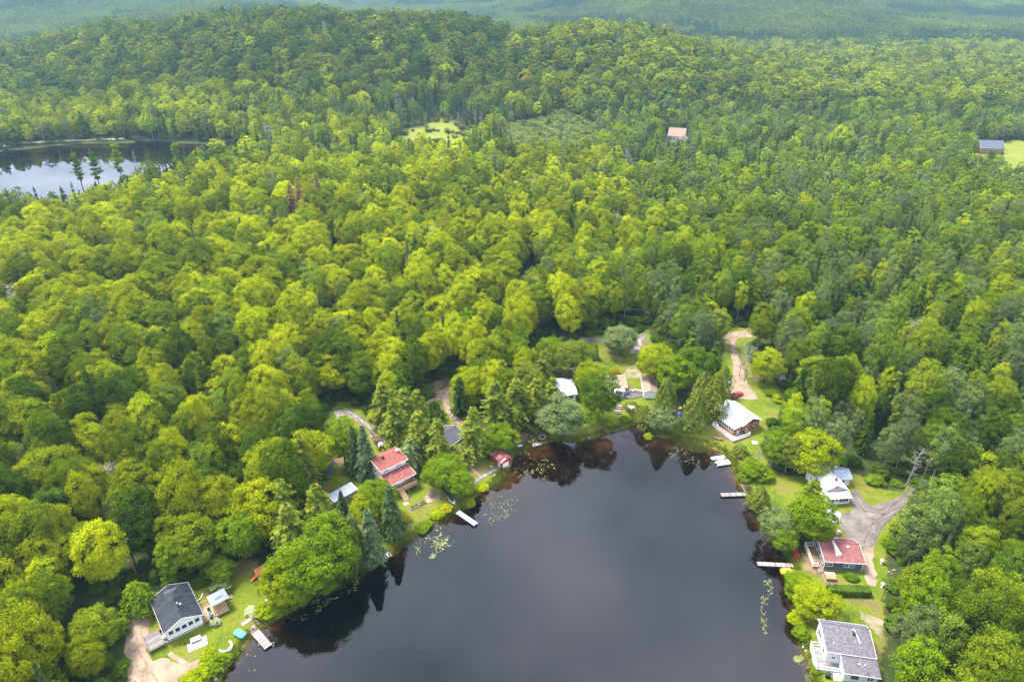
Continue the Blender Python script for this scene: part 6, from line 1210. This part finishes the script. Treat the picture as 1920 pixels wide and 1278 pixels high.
boat('kayak', *z6([(395, 300)])[0], 78, 3.4, .75, .32, 'red kayak standing on the bank by the brown dock', M_REDP, open_=False, cat='kayak'); boat('kayak', *z6([(420, 285)])[0], 84, 3.0, .7, .3, 'red kayak lying close beside another red kayak', M_REDP, open_=False, cat='kayak')
dock('dock', *flat(*z6([(90, 340)])[0], .4), -4, 7.8, 1.1, 'brown plank dock in front of the navy house', M_PWOOD)
x_, y_ = flat(*z6([(275, 395)])[0], .1); c = paddle_boat(x_, y_, 8, 'yellow paddle boat floating beside the brown dock', M_YEL, mat('pale_yellow', (.8, .66, .2))); c.location.z = -.12
c = thing_px('garden_chair', *z6([(500, 262)])[0], 30, 'turquoise garden chair on the bare bank below the navy house', 'chair'); MB().box(0, .6, 0, .6, .35, .42).build('seat', M_TEAL, c); MB().box(0, .6, .55, .62, .42, 1.0).build('backrest', M_TEAL, c); legs(c, [(.05, .05), (.55, .05), (.05, .55), (.55, .55)], 0, .35, M_TEAL, .03)
for (u, v), lb in (((1090, 515), 'white parasol folded over a table at the hedge end'), ((1085, 325), 'small white planter beside the woods across from the navy house'), ((735, 90), 'small white statue on the grass by the road')):
    c = thing_px('garden_ornament', *z6([(u, v)])[0], 0, lb, 'ornament'); MB().lathe([(.12, -.1), (.1, .5), (.35, .75), (.5, .95), (.2, 1.2), (.05, 1.35)], 8).build('body', M_TRIM, c, True); MB().lathe([(.35, -.1), (.35, .1), (.15, .15)], 8).build('base', M_STONE, c)

# ---- the grey-shingled house
h = thing('house', 58.9, 85.3, -10, 'white house with two grey shingle roofs at the corner of the lake', 'house', dz=-.1); gable(h, 8.2, 7.0, 3.7, 4.6, 'x', .3, 0, M_WHITE, M_SHING, M_TRIM, metal=False, rx=.8); 
MB().box(2.5, 2.64, -3.3, -.003, .35, 2.8).build('wall', M_WHITE, h); MB().box(8.1, 8.24, -3.3, -.003, .35, 2.8).build('wall', M_PBLUE, h); MB().box(2.64, 8.1, -3.3, -3.16, .35, 2.75).build('wall', M_PBLUE, h); MB().box(2.55, 8.2, -3.25, -.05, -.5, .345).build('foundation', M_BLOCK, h)
roof_plane(h, (2.2, -3.65, 2.8), (8.6, -3.65, 2.8), (8.6, -.33, 3.5), (2.2, -.33, 3.5), M_SHING, .13, metal=False); MB().box(2.2, 8.6, -3.7, -3.65, 2.62, 2.81).build('fascia', M_TRIM, h); MB().prism([(2.15, -3.65, 2.63), (2.15, -.33, 3.33), (2.15, -.33, 3.52), (2.15, -3.65, 2.82)], (.05, 0, 0)).build('barge_board', M_TRIM, h)
FW = ((2.5, -3.3, 0), (1, 0, 0), (0, -1, 0)); window(h, FW, 1.3, 1.3, 1.1, .9, M_STEEL); window(h, FW, 4.0, 1.3, 1.0, .9); window(h, face(8.2, 7, 'f'), 1.0, 1.9, .6, .6); window(h, face(8.2, 7, 'l'), 1.0, 1.4, 1.6, 1.3); door(h, face(8.2, 7, 'l'), 4.6, .4, 1.5, 2.05); window(h, face(8.2, 7, 'r'), 2, 1.4, 1.3, 1.1)
b = MB().cyl(5.3, 3.9, 4.2, 5.1, .2).build('chimney_pipe', M_STEEL, h); MB().cyl(5.3, 3.9, 5.1, 5.25, .3, .15).build('cap', M_BLACK, b); MB().cyl(5.0, 4.6, 4.3, 4.9, .14).build('vent_pipe', M_ALU, h); MB().tube([(5.6, 5.0, 4.75), (6.1, 2.2, 4.35)], .09, 6).build('roof_pipe', M_TRIM, h); MB().cyl(1.3, 1.6, 3.9, 4.4, .08).build('vent_pipe', M_TRIM, h)
for x_ in (5.2, 6.2): MB().cyl(x_, -1.6, 3.0, 3.4, .12).build('vent_pipe', M_TRIM, h)
d = thing('deck', 58.9, 85.3, -10, 'wrap-round deck with white railing on the grey-shingled house', 'deck', dz=-.1); planks(d, -1.9, -.06, -2.0, 3.4, .75, M_GWOOD, 'x', .36); planks(d, -.03, 2.45, -2.0, -.06, .75, M_GWOOD, 'x', .36); MB().box(-1.85, -.1, -1.95, 3.35, -.3, .69).build('frame', M_TRIM, d); MB().box(-.09, 2.4, -1.95, -.1, -.3, .69).build('frame', M_TRIM, d); railing(d, [(-.1, 3.35), (-1.85, 3.35), (-1.85, -1.95), (2.0, -1.95)], .76, M_TRIM)
for i in range(6): MB().box(2.0 - .9, 2.0 + .3, -2.1 - (i + 1) * .32, -2.1 - i * .32, .05 - .35, .62 - i * .11).build('step', M_TRIM, d)
c = thing_px('barbecue', *z6([(650, 1240)])[0], 0, 'black covered barbecue on the grass in front of the grey-shingled house', 'barbecue'); MB().lathe([(.42, .0), (.45, .8), (.4, 1.05), (.15, 1.15)], 10).build('cover', M_BLACK, c, True); legs(c, [(-.3, -.3), (.3, -.3), (.3, .3), (-.3, .3)], -.1, .05, M_STEEL, .03)

# ---- houses and roofs far off in the woods
def farhouse(u, v, deg, W0, D0, he, hr, wall, roof, label, name='house', ridge='x'):
    h = thing_px(name, u, v, deg, label, 'house', dz=-.3); gable(h, W0, D0, he, hr, ridge, .5, 0, wall, roof, M_TRIM, metal=False); F = face(W0, D0, 'f')
    k = int(W0 / 3)
    for i in range(k): window(h, F, .8 + i * W0 / k, he * .42, 1.2, 1.3)
    return h
h = farhouse(1252, 266, -20, 12, 10, 5.4, 10.2, mat('cream_siding', (.62, .54, .44)), M_TANR, 'cream house with a tan roof standing alone in the woods'); gable(h, 5, 6, 4.2, 6.8, 'y', .4, 0, mat('cream_siding', (.62, .54, .44)), M_TANR, M_TRIM, metal=False, x0=9.4, y0=-4)
farhouse(1836, 290, -6, 15, 9, 5.4, 9.4, M_BWOOD, mat('slate_blue_roof', (.10, .115, .16), (.075, .085, .12), 1, .8), 'house with a slate-blue roof beside a bright clearing'); farhouse(722, 345, 4, 16, 5, 7.5, 8.6, M_TRIM, M_WROOF, 'long low white building among the far treetops', 'mobile_home')

# ------------------------------------------------------------------ shrubs, hedge, flowers
def shrub(u, v, H, R, tn, label, i, kind='shrub'):
    p = at(u, v); vs = PROTO['shrub'][0]; cm, tm, nm = vs[i % len(vs)]
    o = empty('shrub', (p.x, p.y, p.z - .1), i * 1.7, label, 'shrub'); o.scale = (R / RR, R / RR, H / HR)
    c = bpy.data.objects.new('foliage', cm); c.parent = o; c['tint'] = [float(q) for q in (TN[tn] if isinstance(tn, str) else tn)]; COL.objects.link(c); c = bpy.data.objects.new('stem', tm); c.parent = o; COL.objects.link(c)
SH = [(380, 1268, 2.2, 2.0, 'yg', 'yellow-green bush at the lake end of the sandy driveway'), (402, 1252, 2.4, 1.9, 'g1', 'green bush on the bank below the curved stone bench'), (362, 1285, 2.2, 2.2, 'yg', 'broad yellow-green bush beside the sandy driveway'), (394, 1232, 1.6, 1.5, 'yg', 'low bush beside the curved stone bench'), (425, 1238, 1.5, 1.3, 'g1', 'low green bush at the waterline below the turquoise boat'),
 (416, 1106, 2.6, 2.0, 'gy', 'grey-green lilac behind the grey gazebo'), (475, 1147, 1.4, 1.3, (.42, .44, .24), 'white-flowered hydrangea on the lawn above the pink dock'), (404, 1168, 1.2, 1.0, (.40, .42, .24), 'white-flowered bush in front of the light wooden deck'), (350, 1200, .9, .8, 'g1', 'small green bush under the cottage windows'), (495, 1150, 1.8, 1.8, 'yg', 'yellow-green bush on the bank beside the low plank fence'), (520, 1146, 2.0, 1.9, 'g1', 'green bush on the bank above the lily pads'), (560, 1128, 2.2, 2.2, 'g1', 'green bush under the wide leaning maple'), (610, 1102, 2.0, 2.0, 'g1', 'green bush at the foot of the overhanging maple'),
 (760, 975, 1.8, 1.3, 'gold', 'golden bush inside the wire fence'), (820, 965, 1.2, 1.5, 'yg', 'yellow-green bush at the lake edge of the fenced lawn'), (800, 985, 1.1, 1.3, 'g1', 'low green bush between the fenced lawn and the lake'), (836, 955, 1.2, 1.4, 'gold', 'golden bush at the head of the aluminium dock'), (792, 995, 1.0, 1.2, 'g2', 'dark low bush on the corner of the fenced lawn'), (705, 785, 3.0, 2.4, 'yg', 'yellow-green bush beside the utility pole on the gravel drive'), (1152, 700, 2.2, 1.5, 'gold', 'golden yellow bush behind the tan-roofed cottage'), (1140, 795, 1.6, 1.7, 'yg', 'yellow-green bush on the lawn by the creek mouth'), (1172, 788, 1.4, 1.5, 'g1', 'green bush beside the tan picnic tables'),
 (600, 880, 1.2, 1.2, 'gy', 'pale leafy clump beside the bare earth track'), (612, 895, 1.0, 1.1, 'g1', 'low leafy clump above the grey metal shed'), (1462, 752, 1.8, 2.2, 'yg', 'yellow-green bush beyond the sandy drive'), (1445, 738, 1.6, 2.0, 'g1', 'green bush beside the sandy drive turning place'), (1480, 770, 2.0, 2.4, 'yg', 'broad bright bush at the edge of the woods near the red hatchback'), (1350, 720, 1.8, 1.8, 'yg', 'bright bush on the near verge of the sandy drive'), (1398, 900, 2.0, 1.8, 'g1', 'green bush on the bank above the L-shaped dock'), (1430, 895, 2.6, 2.4, 'g1', 'green bush at the edge of the mown shore lawn'),
 (1490, 1120, 2.0, 1.8, 'g1', 'green bush on the bank opposite the hedge'), (1496, 1165, 2.0, 1.8, 'yg', 'yellow-green bush on the bank above the grey-shingled house'), (1503, 1192, 1.8, 1.5, 'g1', 'green bush on the stony shore'), (1488, 1085, 1.8, 1.6, 'yg', 'yellow-green bush by the foot of the brown dock'), (1597, 1085, 1.2, 1.3, 'g2', 'small dark bush between the navy house and the hedge'), (1530, 1258, 1.0, .9, 'g1', 'little green bush at the corner of the wrap-round deck'), (1690, 1000, 2.6, 2.6, 'yg', 'bright bush on the inside of the road bend'), (1672, 1020, 2.0, 2.0, 'g1', 'green bush across the road from the navy house'), (1640, 905, 2.0, 2.0, 'g1', 'green bush behind the metal-roofed house'), (1545, 1000, 1.5, 1.4, 'g1', 'green bush beside the pale gravel pad'),
 (880, 945, 1.4, 1.6, 'yg', 'bright bush at the lake end of the boardwalk'), (905, 915, 1.0, 1.4, 'yg', 'low bright bush below the boardwalk'), (870, 815, 1.5, 1.4, 'g1', 'green bush beside the dark red cottage'), (1215, 820, 1.2, 1.3, 'yg', 'low bright bush at the reed edge')]
for i, a in enumerate(SH): shrub(*a, i)
c = thing_px('hedge', *z6([(655, 590)])[0], -3, 'long clipped cedar hedge between the navy and the grey-shingled house', 'hedge'); rg = np.random.default_rng(5); n = 5200
px_ = rg.uniform(0, 8.6, n); fc = rg.random(n); top = fc < .4; side = np.where(rg.random(n) < .5, 0, 1.7); hz_ = 1.7 + .08 * np.sin(px_ * 4)
pos = np.stack([px_, np.where(top, rg.uniform(0, 1.7, n), side + rg.normal(0, .09, n)), np.where(top, hz_ + rg.normal(0, .06, n), rg.uniform(0, 1.7, n))], 1); nn_ = np.stack([rg.normal(0, .3, n), np.where(top, 0, np.where(side > 1, .9, -.9)), np.where(top, 1, .3)], 1) + rg.normal(0, .25, (n, 3))
o = bpy.data.objects.new('foliage', np_mesh('foliage', diamonds(pos, nn_, rg.uniform(.2, .4, n), rg), quads(n), M_NEED)); o.parent = c; o['tint'] = [.075, .125, .014]; COL.objects.link(o); MB().box(.1, 8.5, .12, 1.58, -.1, 1.58).build('branch_mass', mat('hedge_inside', (.03, .045, .012), rough=.95), c)

# ------------------------------------------------------------------ shore grass, reeds, lily pads, rocks, undergrowth
def blades(name, P, hgt, wid, tint, label, seed, nb=7, spread=.35, mat_=None):
    rg = np.random.default_rng(seed); n = len(P) * nb; b = np.repeat(P, nb, 0) + np.concatenate([rg.normal(0, spread, (n, 2)), np.zeros((n, 1))], 1)
    H_ = np.repeat(hgt, nb) * rg.uniform(.6, 1.25, n); lean = rg.normal(0, .3, (n, 2)) * H_[:, None]; a = rg.uniform(0, 6.28, n); w = np.stack([np.cos(a), np.sin(a), np.zeros(n)], 1) * wid
    tip = b + np.concatenate([lean, H_[:, None]], 1); mid = b + np.concatenate([lean * .35, H_[:, None] * .6], 1)
    v = np.stack([b - w, b + w, mid + w * .8, tip, mid - w * .8], 1).reshape(-1, 3)
    f = np.arange(n * 5).reshape(-1, 5); me = np_mesh(name, v, f, mat_ or M_LEAF); o = bpy.data.objects.new(name, me); link(o, kind='stuff', label=label, category='grass'); o['tint'] = tint; return o
def shore_pts(n, d0_, d1_, seed, keep=None):
    rg = np.random.default_rng(seed); L = LAKE; seg = np.roll(L, -1, 0) - L; ln = np.hypot(seg[:, 0], seg[:, 1]); i = rg.choice(len(L), n, p=ln / ln.sum()); p = L[i] + seg[i] * rg.random((n, 1)); nr = np.stack([seg[i, 1], -seg[i, 0]], 1) / (ln[i, None] + 1e-9)
    q = p + nr * .5; sgn = np.where(sdist(LAKE, q[:, 0], q[:, 1]) > 0, 1, -1)[:, None]
    p = p + nr * sgn * rg.uniform(d0_, d1_, (n, 1)); ok = p[:, 1] > 76
    if keep is not None: ok &= keep(p)
    p = p[ok]; return np.concatenate([p, height(p[:, 0], p[:, 1])[:, None]], 1)
A = shore_pts(5200, -.2, 1.6, 1); blades('shore_grass', A, RNG.uniform(.35, .8, len(A)), .05, [.17, .20, .018], 'tall yellow-green grass fringing the whole shoreline', 11)
A = shore_pts(2600, -1.4, .3, 2, lambda p: fbm(p[:, 0] / 9, p[:, 1] / 9, 2) > .52); A[:, 2] = np.maximum(A[:, 2], -.3); blades('shore_reeds', A, RNG.uniform(.8, 1.5, len(A)), .035, [.12, .155, .02], 'green reeds standing in the shallow edge', 12, 5)
rp = np.array([flat(*q, 0) for q in z4([(860, 965), (1000, 985), (1180, 1055), (1190, 1090), (1050, 1090), (900, 1030)])]); rx_ = RNG.uniform(rp[:, 0].min(), rp[:, 0].max(), 700); ry_ = RNG.uniform(rp[:, 1].min(), rp[:, 1].max(), 700); k = sdist(rp, rx_, ry_) < 0
A = np.stack([rx_[k], ry_[k], np.full(k.sum(), -.2)], 1); blades('reeds', A, RNG.uniform(.7, 1.2, len(A)), .035, [.15, .16, .03], 'bed of thin reeds growing in the water below the brown house', 13, 5)
# lawn tufts
gxs = RNG.uniform(-85, 95, 60000); gys = RNG.uniform(76, 225, 60000); dk_ = sdist(P0, gxs, gys) < -.3; gxs, gys = gxs[dk_], gys[dk_]; dk_ = sdist(LAKE, gxs, gys) > .6; gxs, gys = gxs[dk_], gys[dk_]; wild = fbm(gxs / 7, gys / 7, 3); k = RNG.random(len(gxs)) < sstep(.38, .62, wild) * .9 + .12; gxs, gys, wild = gxs[k], gys[k], wild[k]
def in_sheets(x, y):
    m = np.zeros(len(x), bool)
    for pl in SHEETS: m |= sdist(pl, x, y) < -.25
    return m
k = ~in_sheets(gxs, gys); gxs, gys, wild = gxs[k], gys[k], wild[k]
A = np.stack([gxs, gys, height(gxs, gys) - .02], 1); blades('grass', A, .10 + .28 * sstep(.45, .7, wild) * RNG.random(len(A)), .035, [.15, .19, .016], 'tufted grass growing over the yards', 14, 4, .3)
# lily pads
def pads(px, n, label, seed, s=.11, tint=(.19, .22, .05)):
    rg = np.random.default_rng(seed); pl = np.array([flat(*q, 0) for q in px]); x = rg.uniform(pl[:, 0].min(), pl[:, 0].max(), n * 4); y = rg.uniform(pl[:, 1].min(), pl[:, 1].max(), n * 4); k = (sdist(pl, x, y) < 0) & (fbm(x / 2.2 + seed, y / 2.2, 4) + .22 * rg.random(len(x)) > .66) & (sdist(LAKE, x, y) < -.5); x, y = x[k][:n], y[k][:n]; x, y = x[:n // 3 + 10], y[:n // 3 + 10]; m = len(x)
    a = np.arange(7) / 7 * 6.2832; r = s * rg.uniform(.6, 1.4, m); ph = rg.uniform(0, 6.28, m)
    v = np.stack([x[:, None] + r[:, None] * np.cos(a + ph[:, None]), y[:, None] + r[:, None] * np.sin(a + ph[:, None]), .012 + .006 * rg.random((m, 1)) + 0 * a[None]], -1).reshape(-1, 3)
    o = bpy.data.objects.new('lily_pads', np_mesh('lily_pads', v, np.arange(m * 7).reshape(-1, 7), mat('lily_leaf', tint, tuple(q * .6 for q in tint), 3, .45))); link(o, kind='stuff', label=label, category='lily pads')
pads(z8([(1170, 560), (1250, 480), (1420, 420), (1510, 520), (1440, 600), (1340, 660), (1220, 670)]), 900, 'yellow-green lily pads below the fenced lawn', 1)
pads(z8([(280, 1000), (450, 900), (680, 800), (780, 780), (760, 900), (560, 980), (420, 1120), (340, 1130), (200, 1130)]), 500, 'scattered lily pads in the dark reflections under the bank trees', 2)
pads([(885, 985), (900, 935), (960, 925), (985, 945), (930, 985)], 300, 'yellow lily pads beside the aluminium dock', 3)
pads([(1428, 1190), (1425, 1090), (1450, 1085), (1470, 1150), (1465, 1195)], 330, 'pale lily pads off the grey-shingled house', 4); pads(z6([(355, 1080), (470, 1050), (480, 1140), (420, 1150)]), 250, 'pale lily pads at the stony shore', 5)
pads(z3([(980, 920), (1150, 880), (1300, 900), (1420, 1100), (1300, 1200), (1000, 1150)]), 260, 'brownish lily pads in the amber shallows', 6, .15, (.20, .19, .06))
pads([(1240, 840), (1300, 838), (1340, 850), (1330, 880), (1260, 860)], 260, 'green lily pads around the reed bed', 7); pads([(440, 1260), (470, 1215), (500, 1190), (520, 1200), (480, 1260)], 60, 'few floating leaves beside the pink dock', 8)
rk = [MB().lathe([(.05, -.2), (.42, -.1), (.5, .12), (.35, .32), (.06, .38)], 7).mesh('rock', M_STONE)]
for i, p in enumerate(shore_pts(150, -.1, .6, 21, lambda p: (p[:, 0] > 48) & (p[:, 1] < 100))[:46]):
    o = bpy.data.objects.new('rock', rk[0]); o.location = p; s_ = .35 + .5 * ((i * 7) % 5) / 5; o.scale = (s_, s_ * .8, s_ * .7); o.rotation_euler = (0, 0, i); COL.objects.link(o); tag(o, 'pale rock on the stony shore below the grey-shingled house', 'rock', 'rocks on the stony shore')
for i, q in enumerate(z1([(870, 1140), (885, 1165), (945, 1085), (960, 1060), (1345, 458)]) + z4([(120, 960), (660, 920)]) + z3([(820, 1135), (1695, 785), (790, 1055)])):
    o = bpy.data.objects.new('rock', rk[0]); o.location = at(*q); o.scale = (.9, .7, .7); o.rotation_euler = (0, 0, i); COL.objects.link(o); tag(o, 'lone pale rock on the grassy bank', 'rock', 'rocks on the grassy bank')
# undergrowth at the edge of the woods
ux, uy = RNG.uniform(-110, 115, 9000), RNG.uniform(70, 250, 9000); du = sdist(P0, ux, uy); k = (du > -.8) & (du < 11) & (RNG.random(9000) < .42) & (sdist(LAKE, ux, uy) > 2); ux, uy = ux[k], uy[k]; k = ~in_sheets(ux, uy); ux, uy = ux[k], uy[k]; n = len(ux)
forest('undergrowth', 'leafy undergrowth along the edge of the woods', np.stack([ux, uy, height(ux, uy) - .1], 1), np.stack([RNG.uniform(.18, .42, n)] * 2 + [RNG.uniform(.06, .2, n)], 1), np.stack([np.zeros(n), np.zeros(n), RNG.uniform(0, 6, n)], 1), [FIDX[PROTO['shrub'][0][i % 4][2]] for i in range(n)], (np.array(TN['g2'])[None] * RNG.uniform(.6, 1.5, (n, 1))))
# ------------------------------------------------------------------ haze
ZT = max(float(ZZ.max()) + 30, CAM_H + 12)
hb = MB().box(-4400, 4400, -260, 6500, -4.0, ZT)
hm_, ht, ho = newmat('haze'); pv = ht.nodes.new('ShaderNodeVolumePrincipled')
pv.inputs['Color'].default_value = (.45, .72, 1.0, 1); pv.inputs['Density'].default_value = 0.000092; pv.inputs['Anisotropy'].default_value = .2
ht.links.new(pv.outputs[0], ho.inputs['Volume'])
hz_o = hb.build('haze', hm_); hz_o['kind'] = 'stuff'
